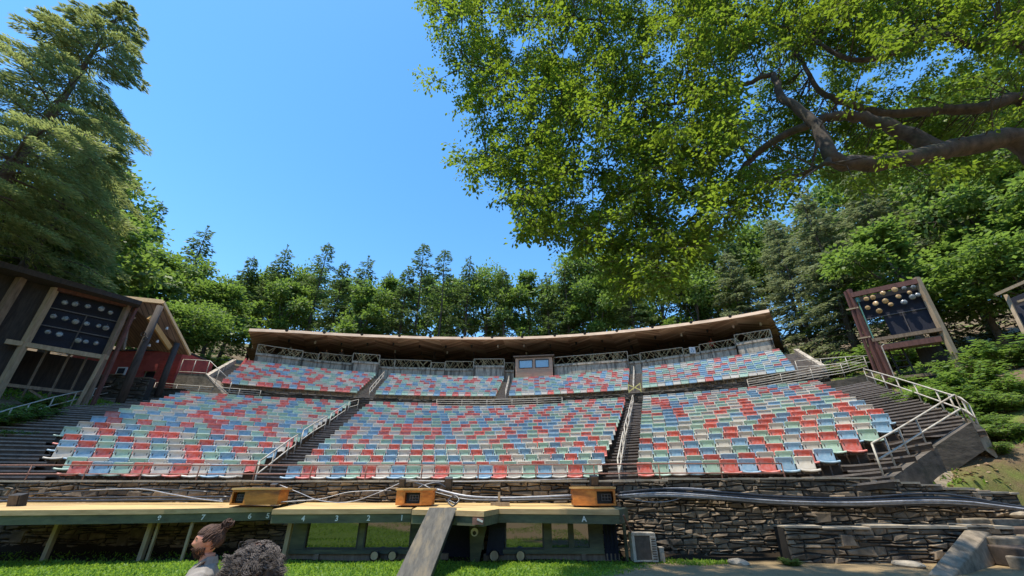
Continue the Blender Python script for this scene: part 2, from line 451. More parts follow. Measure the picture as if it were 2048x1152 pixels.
# ------------------------------------------------------------------ seats
def seat_meshes(key):
    mt = SEATM[key]
    W = .242
    # backrest: a curved shell with a rolled top edge, leaning back
    b = MB(); n = 6
    prof = [(-.03, .40), (-.035, .47), (-.012, .60), (.008, .755), (-.012, .775), (-.012, .797), (.045, .803), (.048, .765), (.02, .60), (0.0, .47), (0.0, .40)]
    vs = []; xs = [-W, -W+.02, -W*.55, 0, W*.55, W-.02, W]
    for i, x in enumerate(xs):
        e = 1 if i in (0, 6) else 0
        for j, (y, z) in enumerate(prof):
            dish = .018 * (1 - (x / W) ** 2)
            if 2 <= j <= 2 and 2 <= i <= 4: dish += .012
            if j == 3 and 2 <= i <= 4: dish += .010
            zz = z - (.03 if e and z > .7 else 0)
            vs.append((x, y + dish - (.0 if not e else -.006), zz))
    k = len(prof)
    fs = [(i*k+j, i*k+j+1, (i+1)*k+j+1, (i+1)*k+j) for i in range(6) for j in range(k-1)]
    fs += [tuple(range(k-1, -1, -1)), tuple(6*k+j for j in range(k))]
    fs += [(i*k, (i+1)*k, (i+1)*k+k-1, i*k+k-1) for i in range(6)]
    b.add(vs, fs)
    back = b.mesh('backrest', mt, True)
    # seat pan: shallow bucket with a waterfall front lip
    p = MB()
    prof = [(0.0, .405), (-.06, .395), (-.22, .40), (-.36, .425), (-.405, .43), (-.435, .415), (-.44, .385), (-.425, .37), (-.36, .40), (-.22, .372), (-.06, .365), (0.0, .375)]
    vs = []
    for i, x in enumerate(xs):
        for (y, z) in prof:
            vs.append((x, y, z + .03 * (x / W) ** 2))
    k = len(prof)
    fs = [(i*k+j, i*k+j+1, (i+1)*k+j+1, (i+1)*k+j) for i in range(6) for j in range(k-1)]
    fs += [tuple(range(k-1, -1, -1)), tuple(6*k+j for j in range(k))]
    fs += [(i*k, (i+1)*k, (i+1)*k+k-1, i*k+k-1) for i in range(6)]
    p.add(vs, fs)
    pan = p.mesh('seat', mt, True)
    return back, pan
def bracket_mesh():
    s = MB()
    s.bbox(-.25, .25, -.20, -.15, .32, .37)
    s.bbox(-.19, -.165, -.36, .0, .33, .368); s.bbox(.165, .19, -.36, .0, .33, .368)
    s.bbox(-.19, -.165, .0, .03, .33, .68); s.bbox(.165, .19, .0, .03, .33, .68)
    s.bbox(-.02, .02, -.21, -.13, 0, .32); s.bbox(-.09, .09, -.25, -.09, 0, .012)
    return s.mesh('bracket', M['bracket'])
STR = {
 'left': ['RBGRWRWBW','GWBGWBRWGR','WBRGWBWRGBWG','BRGBRGWRBGRWB','RBGRWBWGRWBGRW','GWRBGRRWGBRWBGR','WRWBGRWBGRWBGRWG'],
 'middle': ['BRWBGRWBGWRGWBRWGBWRG','GWGRBWGRGBGRBRWGWRWGBW','WBRWGRBWGRGBWGBRWGWBRGB','RGBWRGBWRGBWGRBGWBWRGBWR','BWRGBWRGBRWGRBWGRBWGBWRBG','GBWRWGBRWGBRBGWRGBWRWRGBRW','WRGBWRGWBRGBWRGWRBRGWBGWRGB'],
 'right': ['RGWBGRBRBW','GBWGRBRWGRB','WGBRBWGBRBWGR','BRWBGWBRGWRRBG','RBGRWBRWGRBWGRWB','GWRBWGRBRWGRBWGB','WBGWGRBWGRBRWGBRR'],
}
ENDS = {'left': (0, 1), 'middle': (2, 4), 'right': (5, 6)}
ORD = ['first','second','third','fourth','fifth','sixth','seventh','eighth','ninth','tenth','eleventh','twelfth','thirteenth','fourteenth','fifteenth','sixteenth','seventeenth','eighteenth','nineteenth','twentieth','twenty-first','twenty-second','twenty-third','twenty-fourth','twenty-fifth','twenty-sixth','twenty-seventh','twenty-eighth','twenty-ninth','thirtieth']
def randcol(prev=None):
    while True:
        c = random.choices('RBGW', (.25, .25, .26, .24))[0]
        if c != prev or random.random() < .25: return c
seats = []      # (size in the picture, position, angle, colour, block, row, number)
for k in range(NR):
    for blk, (i0, i1) in ENDS.items():
        A, B = ROW[k][i0], ROW[k][i1]
        R = radius(YA[k]); cy = YA[k] - R
        pa = math.atan2(A.x - CX, A.y - cy); pb = math.atan2(B.x - CX, B.y - cy)
        L = R * (pb - pa)
        if k < 7: cols = STR[blk][k]
        else:
            n = max(3, round(L / {'left': .575, 'middle': .535, 'right': .56}[blk])); cols = ''
            for i in range(n): cols += randcol(cols[-1] if cols else None)
        n = len(cols)
        for i, c in enumerate(cols):
            ph = pa + (pb - pa) * (i + .5) / n
            x = CX + R * math.sin(ph); y = cy + R * math.cos(ph); z = rowz(k, x)
            px = 1024 + FPX * x / (y * C_ + (z + .8 - CAMZ) * S_)
            if k == NR - 1 and blk == 'middle' and 872 < px < 1128: continue   # the space behind the railing has no seats
            zc = y * C_ + (z - CAMZ) * S_
            wd = L / n / .51 * .985
            seats.append((zc, (x, y, z), -ph, c, blk, k, i, wd))
UL = [  # upper blocks: first row left/right, last row left/right (seat-back tops)
 ((446,757),(716,777.5),(494,720),(752,745.6)),
 ((752,780.5),(992,784),(781,746.6),(1008,752.5)),
 ((1018,783.5),(1255,771),(1026,756),(1258.5,736.4)),
 ((1284,767.5),(1588,731),(1284,734),(1559,697)),
]
NU = 10
YU = [36.2 + .8 * k for k in range(NU)]
def upt(bi, k, t):
    a, b, c, d = UL[bi]; f = k / (NU - 1)
    l = (a[0] + (c[0]-a[0]) * f, a[1] + (c[1]-a[1]) * f); r = (b[0] + (d[0]-b[0]) * f, b[1] + (d[1]-b[1]) * f)
    # the sag of the row between its ends follows the curve, so heights run level from end to end
    A, B = on(*l, YU[k]), on(*r, YU[k])
    R = radius(YU[k]); cy = YU[k] - R
    pa = math.atan2(A.x - CX, A.y - cy); pb = math.atan2(B.x - CX, B.y - cy)
    ph = pa + (pb - pa) * t
    return Vector((CX + R*math.sin(ph), cy + R*math.cos(ph), A.z + (B.z - A.z) * t)), ph, R * (pb - pa)
useats = []
for bi in range(4):
    for k in range(NU):
        _, _, L = upt(bi, k, 0)
        n = round(L / (.56 if bi in (1, 2) else .60)); pc = None
        for i in range(n):
            p, ph, _ = upt(bi, k, (i + .5) / n); pc = randcol(pc)
            useats.append(((p.x, p.y, p.z - SEAT_H), -ph, pc, L / n / .51 * .985))
seats.sort(key=lambda s: s[0])
near, far = seats[:300], seats[300:]
near.sort(key=lambda s: (s[4], s[5], s[6]))
SM = {k: seat_meshes(k) for k in SEATM}
BR = bracket_mesh()
counts = {}
for s in seats: counts[(s[4], s[5])] = max(counts.get((s[4], s[5]), 0), s[6] + 1)
for zc, pos, rz, c, blk, k, i, wd in near:
    n = counts[(blk, k)]
    from_left = i + 1 <= (n + 1) // 2
    nth = ORD[i] if from_left else ORD[n - 1 - i]
    lab = f"{SEATCOL[c][0]} seat, {nth} from the {'left' if from_left else 'right'} end of {'front' if k == 0 else ORD[k]} row, {blk} block"
    r = empty('stadium_seat', pos, rz, lab, 'seat', 'plastic seats in rows of the lower bowl')
    r.scale = (wd, 1, 1)
    link('backrest', SM[c][0], r); link('seat', SM[c][1], r); link('bracket', BR, r)
mass = MB()
order = 'RBGW'
lowb = [(-.25,.0,.40),(-.25,.0,.60),(-.25,.03,.78),(-.235,.035,.80),(.235,.035,.80),(.25,.03,.78),(.25,.0,.60),(.25,.0,.40)]
def lowseat(mb, pos, rz, m, wd):
    ca, sa = math.cos(rz), math.sin(rz)
    def T(x, y, z): x *= wd; return (pos[0] + x*ca - y*sa, pos[1] + x*sa + y*ca, pos[2] + z)
    W = .242
    vs = [T(x, y, z) for z, y, in ((.40, -.03), (.50, -.03), (.752, .004), (.775, -.025), (.80, -.022), (.803, .06), (.60, .03)) for x in (-W, -W*.5, W*.5, W)]
    fs = [(j*4+i, j*4+i+1, (j+1)*4+i+1, (j+1)*4+i) for j in range(6) for i in range(3)]
    fs += [(0, 4, 8, 12, 16, 20, 24), (27, 23, 19, 15, 11, 7, 3)]
    mb.add(vs, fs, m)
    vs = [T(x, y, z) for y, z in ((-.01, .40), (-.20, .395), (-.38, .43), (-.43, .42), (-.435, .38), (-.38, .385)) for x in (-W, W)]
    fs = [(j*2, j*2+1, (j+1)*2+1, (j+1)*2) for j in range(5)]
    mb.add(vs, fs, m)
    vs = [T(x, y, z) for x, y, z in ((-.03,-.2,0),(.03,-.2,0),(.03,-.2,.37),(-.03,-.2,.37),(-.03,-.12,0),(.03,-.12,0),(.03,-.12,.37),(-.03,-.12,.37))]
    mb.add(vs, [(0,1,2,3),(1,5,6,2),(5,4,7,6),(4,0,3,7)], 4)
for s in far: lowseat(mass, s[1], s[2], order.index(s[3]), s[7])
for pos, rz, c, wd in useats: lowseat(mass, pos, rz, order.index(c), wd)
o = mass.build('far_seats', [SEATM[k] for k in order] + [M['bracket']])
tag(o, 'mass of small coloured seats filling the back rows and upper tier', 'seats', kind='stuff')
# ------------------------------------------------------------------ upper terrace
UROW = []
for k in range(NU):
    pts = []
    for bi in range(4):
        for t in (0, .5, 1): pts.append(upt(bi, k, t)[0])
    UROW.append(pts)
def urowz(k, x):
    return float(np.interp(x, [p.x for p in UROW[k]], [p.z for p in UROW[k]])) - SEAT_H
def col_on(px, Ya, zf):          # point of the curve Ya in the sight column px at height zf(x)
    R = radius(Ya); cy = Ya - R
    p = on(px, 700, Ya)
    for _ in range(12):
        zc = p.y * C_ + (zf(p.x) - CAMZ) * S_
        x = (px - 1024) / FPX * zc
        p = Vector((x, cy + math.sqrt(max(R*R - (x - CX)**2, 1)), 0))
    p.z = zf(p.x); return p
def ustrip(mb, x0f, x1f, nseg, nose=None, dz=0, half=False):
    prev = None
    for k in range(NU):
        pts = [col_on(x0f(k) + (x1f(k) - x0f(k)) * i / nseg, YU[k], lambda x: urowz(k, x)) for i in range(nseg + 1)]
        n0 = len(pts)
        back = [p + radial(p, YU[k]) * (DEPTH_BACK if k < NU - 1 else 1.6) for p in pts]
        if prev is None: front = [p - radial(p, YU[k]) * .7 for p in pts]; low = [p.z - .12 for p in pts]
        else: front = [Vector((q.x, q.y, p.z)) for p, q in zip(pts, prev)]; low = [q.z for q in prev]
        vs = [Vector((p.x, p.y, p.z + dz)) for p in front] + [Vector((b.x, b.y, b.z + dz)) for b in back] + [Vector((p.x, p.y, z)) for p, z in zip(front, low)]
        fs = []
        for i in range(nseg): fs += [(i, i+1, n0+i+1, n0+i), (2*n0+i, 2*n0+i+1, i+1, i)]
        mb.add(vs, fs)
        if nose is not None:
            for i in range(nseg): nose.beam(front[i] + Vector((0,0,dz)), front[i+1] + Vector((0,0,dz)), .06, .05)
            if half and prev is not None:
                for i in range(nseg):
                    a, b = front[i], front[i+1]; ra, rb = radial(a, YU[k]) * .4, radial(b, YU[k]) * .4
                    ha, hb = (a.z + low[i]) / 2, (b.z + low[i+1]) / 2
                    A = Vector((a.x-ra.x, a.y-ra.y, ha)); B = Vector((b.x-rb.x, b.y-rb.y, hb))
                    mb.add([A, B, Vector((b.x, b.y, hb)), Vector((a.x, a.y, ha)), Vector((A.x, A.y, low[i]-.02)), Vector((B.x, B.y, low[i+1]-.02))], [(0,1,2,3), (4,5,1,0)])
                    nose.beam(A, B, .05, .05)
        prev = back
UOL = lambda k: 402 + (468 - 402) * k / 9
UOR = lambda k: 1648 + (1592 - 1648) * k / 9
ul = lambda bi, side: (lambda k: UL[bi][side][0] + (UL[bi][side+2][0] - UL[bi][side][0]) * k / 9)
up = MB(); ustrip(up, UOL, UOR, 48)
tag(up.build('upper_terrace', M['concrete']), 'upper stepped concrete terrace below the roofed balcony', 'terrace')
def ustairs(x0, x1, nseg, label, half=True):
    r = empty('aisle_steps', col_on((x0(0)+x1(0))/2, YU[0], lambda x: urowz(0, x)), 0, label, 'steps', 'stairways of the seating bowl')
    s = MB(); no = MB(); ustrip(s, x0, x1, nseg, no, .006, half); s.add(no.v, no.f, 1)
    s.build('stair_flight', [M['concrete'], M['nosing']], r)
ustairs(UOL, lambda k: ul(0, 0)(k) - 5, 3, 'brown steps climbing to the red figure at upper left')
ustairs(lambda k: ul(0, 1)(k) + 3, lambda k: ul(1, 0)(k) - 3, 2, 'upper aisle steps with handrail, left of the striped middle seats')
ustairs(lambda k: ul(1, 1)(k) + 2, lambda k: ul(2, 0)(k) - 2, 2, 'upper aisle steps just left of the booth')
ustairs(lambda k: ul(2, 1)(k) + 2, lambda k: ul(3, 0)(k) - 2, 2, 'upper aisle steps closed off by crossed yellow tape')
ustairs(lambda k: ul(3, 1)(k) + 5, UOR, 3, 'brown steps at the upper right beside the sloped parapet')

# ------------------------------------------------------------------ ground
YQ = [-60, 10, 11.6, 12.6, 14.2, 15.2, 18.0, 23.0, 32.0, 35, 36.2, 43.4, 45.5, 56, 70, 100, 160, 300]
ZQ = [0, 0, 0, 0.2, 0.95, 1.0, 1.75, 3.2, 5.9, 6.3, 7.5, 10.6, 11.4, 13.0, 17.0, 27, 46, 70]
def ground_z(x, y):
    rho = math.hypot(x + 4.5, y + 15) - 15
    z = float(np.interp(rho, YQ, ZQ))
    side = max(0, abs(x + 1.5) - 13.5)
    z += .13 * min(side, 14) * min(1, max(0, (rho - 12) / 8)) * min(1, max(0, (40 - rho) / 12))
    # the open stage in front of the wall is level
    wl = wall_y(x)
    f = min(1, max(0, (y - wl + .1) / .5))
    if x > 13.2: f = min(1, max(0, (y - 10.6) / 2.2)) * min(1, (x - 13.2) / 1.0) + f * max(0, 1 - (x - 13.2) / 1.0)
    if x < -17: f = min(1, max(0, (y - 8) / 5))
    if y < 8: f = 0
    z = z * f
    z += max(0, (-y - 6)) * .22 + max(0, abs(x) - 17) * .25 * max(0, min(1, (9 - y) / 6))
    z += .05 * math.sin(x * 1.3 + y * .7) * math.sin(y * .9 - x * .4) * min(1, max(0, (abs(x + 2) - 12) / 4)) + .02 * math.sin(x * 2.1) * math.sin(y * 1.7)
    z += .65 * math.exp(-((x - 13.4) / 1.6) ** 2 - ((y - 14.6) / 1.5) ** 2)
    if y < 8: z -= .28 * min(1, (8 - y) / 2.5)
    return z
WALL = [(-24, 13.0), (-6, 13.1), (2.6, 12.6), (4.0, 12.0), (9.8, 11.85), (13.6, 12.1)]
def wall_y(x): return float(np.interp(x, [p[0] for p in WALL], [p[1] for p in WALL]))
gx = np.concatenate([np.linspace(-260, -40, 16)[:-1], np.linspace(-40, -18, 30)[:-1], np.linspace(-18, 22, 120)[:-1], np.linspace(22, 42, 28)[:-1], np.linspace(42, 260, 16)])
gy = np.concatenate([np.linspace(-120, -8, 18)[:-1], np.linspace(-8, 9, 40)[:-1], np.linspace(9, 16, 60)[:-1], np.linspace(16, 50, 70)[:-1], np.linspace(50, 300, 28)])
g = MB(); nx, ny = len(gx), len(gy)
g.v = [(float(x), float(y), ground_z(float(x), float(y))) for y in gy for x in gx]
g.f = [(j*nx+i, j*nx+i+1, (j+1)*nx+i+1, (j+1)*nx+i) for j in range(ny-1) for i in range(nx-1)]; g.mi = [0] * len(g.f)
def groundmat():
    t = NT('ground_soil_and_grass'); v = t.coords()
    n1 = t.n('TexNoise', Scale=.35, Detail=8.0, Roughness=.6); t.l(v, n1.inputs['Vector'])
    n2 = t.n('TexNoise', Scale=9.0, Detail=8.0, Roughness=.7); t.l(v, n2.inputs['Vector'])
    n3 = t.n('TexNoise', Scale=45.0, Detail=4.0, Roughness=.7); t.l(v, n3.inputs['Vector'])
    grass = t.ramp(n2.outputs['Fac'], [(.3, (.07,.12,.018,1)), (.7, (.16,.24,.04,1))])
    dirt = t.ramp(n2.outputs['Fac'], [(.3, (.085,.06,.035,1)), (.7, (.20,.15,.09,1))])
    leaf = t.ramp(n3.outputs['Fac'], [(.35, (.05,.03,.018,1)), (.6, (.22,.14,.08,1))])
    sand = t.ramp(n3.outputs['Fac'], [(.3, (.20,.145,.075,1)), (.7, (.38,.28,.16,1))])
    sx = t.n('SeparateXYZ'); tc = t.n('TexCoord'); t.l(tc.outputs['Object'], sx.inputs[0])
    f1 = t.ramp(n1.outputs['Fac'], [(.42, (0,0,0,1)), (.58, (1,1,1,1))])
    hill = t.mix(f1, leaf, dirt)
    hillg = t.mix(t.ramp(n1.outputs['Fac'], [(.36, (.8,.8,.8,1)), (.50, (0,0,0,1))]), hill, grass)
    # the sandy stage floor begins right of the grass, with a ragged edge
    ma = t.n('Math', operation='MULTIPLY_ADD'); t.l(n2.outputs['Fac'], ma.inputs[0]); ma.inputs[1].default_value = 1.6; t.l(sx.outputs['X'], ma.inputs[2])
    mb_ = t.n('Math', operation='MULTIPLY_ADD'); t.l(sx.outputs['Y'], mb_.inputs[0]); mb_.inputs[1].default_value = -.9; t.l(ma.outputs[0], mb_.inputs[2])
    mr = t.n('MapRange'); mr.inputs[1].default_value = -6.4; mr.inputs[2].default_value = -5.9; t.l(mb_.outputs[0], mr.inputs[0])
    floor = t.mix(mr.outputs[0], grass, sand)
    m2 = t.n('MapRange'); m2.inputs[1].default_value = .25; m2.inputs[2].default_value = .5; t.l(sx.outputs['Z'], m2.inputs[0])
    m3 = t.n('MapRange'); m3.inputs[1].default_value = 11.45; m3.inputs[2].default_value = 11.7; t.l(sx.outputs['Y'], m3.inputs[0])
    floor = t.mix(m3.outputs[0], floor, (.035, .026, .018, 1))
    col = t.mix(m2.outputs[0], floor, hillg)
    lx = t.n('Math', operation='MULTIPLY_ADD'); t.l(sx.outputs['Y'], lx.inputs[0]); lx.inputs[1].default_value = -.5; t.l(sx.outputs['X'], lx.inputs[2])   # leaf litter beside the path
    wob = t.n('Math', operation='MULTIPLY_ADD'); t.l(n2.outputs['Fac'], wob.inputs[0]); wob.inputs[1].default_value = 2.5; t.l(lx.outputs[0], wob.inputs[2])
    d1_ = t.n('Math', operation='ADD'); t.l(wob.outputs[0], d1_.inputs[0]); d1_.inputs[1].default_value = -8.4
    ab = t.n('Math', operation='ABSOLUTE'); t.l(d1_.outputs[0], ab.inputs[0])
    pm = t.n('MapRange'); pm.inputs[1].default_value = 1.1; pm.inputs[2].default_value = 1.7; pm.inputs[3].default_value = 1.0; pm.inputs[4].default_value = 0.0; t.l(ab.outputs[0], pm.inputs[0])
    yl = t.n('MapRange'); yl.inputs[1].default_value = 14.8; yl.inputs[2].default_value = 15.6; t.l(sx.outputs['Y'], yl.inputs[0])
    yh = t.n('MapRange'); yh.inputs[1].default_value = 21; yh.inputs[2].default_value = 24; yh.inputs[3].default_value = 1.0; yh.inputs[4].default_value = 0.0; t.l(sx.outputs['Y'], yh.inputs[0])
    q1 = t.n('Math', operation='MULTIPLY'); t.l(pm.outputs[0], q1.inputs[0]); t.l(yl.outputs[0], q1.inputs[1])
    q2_ = t.n('Math', operation='MULTIPLY'); t.l(q1.outputs[0], q2_.inputs[0]); t.l(yh.outputs[0], q2_.inputs[1])
    litter_c = t.ramp(n3.outputs['Fac'], [(.35, (.10,.065,.04,1)), (.6, (.34,.24,.15,1))])
    col = t.mix(q2_.outputs[0], col, litter_c)
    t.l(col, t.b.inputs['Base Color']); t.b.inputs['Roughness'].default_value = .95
    t.b.inputs['Specular IOR Level'].default_value = .1
    t.bump(n3.outputs['Fac'], .7, .04)
    return t.m
tag(g.build('ground', groundmat(), smooth=True), kind='structure')

# ------------------------------------------------------------------ stone walls laid stone by stone
def ledge_wall(name, path, z0, ztop, label, course=(.05, .16), length=(.12, .5), cap=True, thick=.5, big=.08, mats=None, nrm_sign=-1, rough=.02):
    mb = MB()
    seg = []; L = 0
    for a, b in zip(path, path[1:]):
        d = math.hypot(b[0]-a[0], b[1]-a[1]); seg.append((L, d, a, b)); L += d
    def at(s):
        for (s0, d, a, b) in seg:
            if s <= s0 + d or (s0, d, a, b) == seg[-1]:
                t = (s - s0) / d
                tx, ty = (b[0]-a[0])/d, (b[1]-a[1])/d
                return a[0]+(b[0]-a[0])*t, a[1]+(b[1]-a[1])*t, (-ty * -nrm_sign * -1, tx * -nrm_sign * -1)
    R = random.Random(hash(label) % 1000 if False else len(label) * 7 + 3)
    topmax = max(ztop(s) for s in np.linspace(0, L, 40)); base = min(z0(s) for s in np.linspace(0, L, 40))
    def wob(k, s_): return (.030 * math.sin(2.3*s_ + k*1.7) + .022 * math.sin(5.9*s_ + k*2.9)) * wsc
    wsc = min(1.6, course[1] / .18)
    def stone(s0, s1, za, zb, out, ka=0, kb=0):
        x0, y0, n = at(s0); x1, y1, n1 = at(s1)
        j = lambda: R.uniform(-.012, .012)
        sm = (s1 - s0); ins = min(.035, sm * .14); iz = min(.026, (zb - za) * .24)
        def pt(s, z, o):
            x, y, nn = at(min(max(s, 0), L)); return (x + nn[0]*o, y + nn[1]*o, z)
        sl_ = R.uniform(-.03, .03) * min(1, sm/.3); sr_ = R.uniform(-.03, .03) * min(1, sm/.3)
        A_ = wob(ka, s0) if ka else 0; B_ = wob(ka, s1) if ka else 0; C3 = wob(kb, s1) if kb else 0; D_ = wob(kb, s0) if kb else 0
        cs = [(s0-sl_, za+A_), (s1-sr_, za+B_), (s1+sr_, zb+C3), (s0+sl_, zb+D_)]
        if R.random() < .45: i_ = R.randrange(4); cs[i_] = (cs[i_][0] + (.03 if i_ in (0, 3) else -.03), cs[i_][1] + (.02 if i_ < 2 else -.02))
        o = [pt(x, z, -.05) for x, z in cs]
        e = [pt(x+j()*.5, z+j()*.5, out-.03) for x, z in cs]
        sg = [(1, 1), (-1, 1), (-1, -1), (1, -1)]
        f = [pt(x+gx_*ins+j(), z+gz_*iz+j()*.5, out+R.uniform(-rough, rough)) for (x, z), (gx_, gz_) in zip(cs, sg)]
        mb.add(o + e + f, [(8,9,10,11)] + [(i, (i+1) % 4, 4+(i+1) % 4, 4+i) for i in range(4)] + [(4+i, 4+(i+1) % 4, 8+(i+1) % 4, 8+i) for i in range(4)], 0)
    z = base; kc = 0
    while z < topmax - .02:
        kc += 1
        h = R.uniform(*course); s = R.uniform(-.2, 0)
        while s < L:
            wd = R.uniform(*length) * (1.3 if h > course[1]*.8 else 1)
            a, b = max(s, 0), min(s + wd, L); mid = (a + b) / 2
            tp = ztop(mid); zb = min(z + h - .02, tp)
            if b - a > .05 and z < tp - .02 and z + h > z0(mid):
                if R.random() < .3 and h > .11:
                    stone(a, b - .012, z, z + h/2 - .008, R.uniform(.0, .03), kc, 0); stone(a, b - .012, z + h/2 + .004, zb, R.uniform(.0, .03), 0, kc + 1 if zb < tp else 0)
                else: stone(a, b - .02, z, zb, R.uniform(-.005, .035), kc, kc + 1 if zb < tp else 0)
            s += wd
        z += h
    nb = int(L * (topmax - base) * big * 10)
    for _ in range(nb):
        s = R.uniform(.3, L - .6); zz = R.uniform(base + .1, topmax - .4); hh = R.uniform(.18, .32); ww = R.uniform(.2, .5)
        if zz + hh < ztop(s) - .05 and zz > z0(s): stone(s, s + ww, zz, zz + hh, R.uniform(.035, .05))
    # solid core behind the stones
    N = max(2, int(L / .6))
    for i in range(N):
        s0, s1 = L * i / N, L * (i+1) / N
        x0, y0, n = at(s0); x1, y1, n1 = at(s1); n = n1
        zt = min(ztop(s0), ztop(s1)) - .01
        a0 = (x0 - n[0]*.035, y0 - n[1]*.035); a1 = (x1 - n[0]*.035, y1 - n[1]*.035)
        b0 = (x0 - n[0]*thick, y0 - n[1]*thick); b1 = (x1 - n[0]*thick, y1 - n[1]*thick)
        mb.add([(*a0, base-.3), (*a1, base-.3), (*b1, base-.3), (*b0, base-.3), (*a0, zt), (*a1, zt), (*b1, zt), (*b0, zt)], [(0,1,5,4), (4,5,6,7), (1,2,6,5), (2,3,7,6), (3,0,4,7)], 1)
    if cap:
        s = 0
        while s < L - .1:
            wd = min(R.uniform(.4, 1.0), L - s); x0, y0, n = at(s); x1, y1, n1 = at(s + wd - .015)
            z_ = min(ztop(s), ztop(s + wd)) + .004; th = R.uniform(.035, .06); o = R.uniform(.03, .06)
            vs = [(x0+n[0]*o, y0+n[1]*o, z_), (x1+n1[0]*o, y1+n1[1]*o, z_), (x1-n1[0]*thick, y1-n1[1]*thick, z_), (x0-n[0]*thick, y0-n[1]*thick, z_)]
            vs += [(v[0], v[1], v[2] + th + R.uniform(-.008, .008)) for v in vs]
            mb.add(vs, [(0,1,5,4), (4,5,6,7), (1,2,6,5), (2,3,7,6), (3,0,4,7), (3,2,1,0)], 2); s += wd
    o = mb.build(name, mats or [M['stone'], M['mortar'], M['stonecap']])
    return tag(o, label, 'wall')
def pathlen(path): return sum(math.hypot(b[0]-a[0], b[1]-a[1]) for a, b in zip(path, path[1:]))
LW = pathlen(WALL)
def rtop(s):
    x = WALL[0][0] + s * .995
    return float(np.interp(x, [-24, 3, 4, 9.5, 11.5, 13.6], [1.72, 1.72, 1.77, 1.80, 1.62, 1.42]))
ledge_wall('retaining_wall', WALL, lambda s: -.05, rtop, 'long dry laid stone retaining wall running below the front seat row', big=.06)
# low wall standing before it at the right
a, b = Pz(1540, 1112, 0.02), Pz(1925, 1108, 0.02)
LOWW = [(a.x, 11.3), (b.x + .3, 11.3)]
ledge_wall('low_stone_wall', LOWW, lambda s: -.05, lambda s: .72 + .03 * math.sin(s*3) , 'lower dark stone wall standing in front of the retaining wall', thick=.45, big=.05, length=(.15, .6))
# walkway slab between wall and first row
wk = MB()
for i in range(len(WALL) - 1):
    (x0, y0), (x1, y1) = WALL[i], WALL[i+1]
    if x1 > 10: break
    wk.add([(x0, y0+.45, 1.40), (x1, y1+.45, 1.40), (x1, y1+3.2, 1.42), (x0, y0+3.2, 1.42)], [(0,1,2,3)])
tag(wk.build('walkway_path', M['concrete']), kind='structure')
# mossy wall between the two tiers
mp = []
YM = YU[0] - .82
for i in range(41):
    px = 395 + (1655 - 395) * i / 40
    p = col_on(px, YM, lambda x: urowz(0, x)); mp.append((p.x, p.y))
LM = pathlen(mp); mxs = [p[0] for p in mp]; mss = [0]
for a, b in zip(mp, mp[1:]): mss.append(mss[-1] + math.hypot(b[0]-a[0], b[1]-a[1]))
mz = lambda s: urowz(0, float(np.interp(s, mss, mxs)))
ledge_wall('tier_wall', mp, lambda s: 6.0, lambda s: mz(s) - .02, 'dark mossy stone wall between the lower and upper seats', course=(.12, .24), length=(.3, .9), cap=False, big=.03, mats=[M['mosswall'], M['mortar'], M['stonecap']], rough=.04)
cross = MB()
for i in range(40):
    pa, pb = mp[i], mp[i+1]
    qa = col_on(330 + (1680-330)*i/40, YA[-1]+.1, lambda x: rowz(NR-1, x)); qb = col_on(330 + (1680-330)*(i+1)/40, YA[-1]+.1, lambda x: rowz(NR-1, x))
    cross.add([qa, qb, Vector((pb[0], pb[1], qb.z)), Vector((pa[0], pa[1], qa.z))], [(0,1,2,3)])
tag(cross.build('cross_aisle_path', M['concrete']), kind='structure')

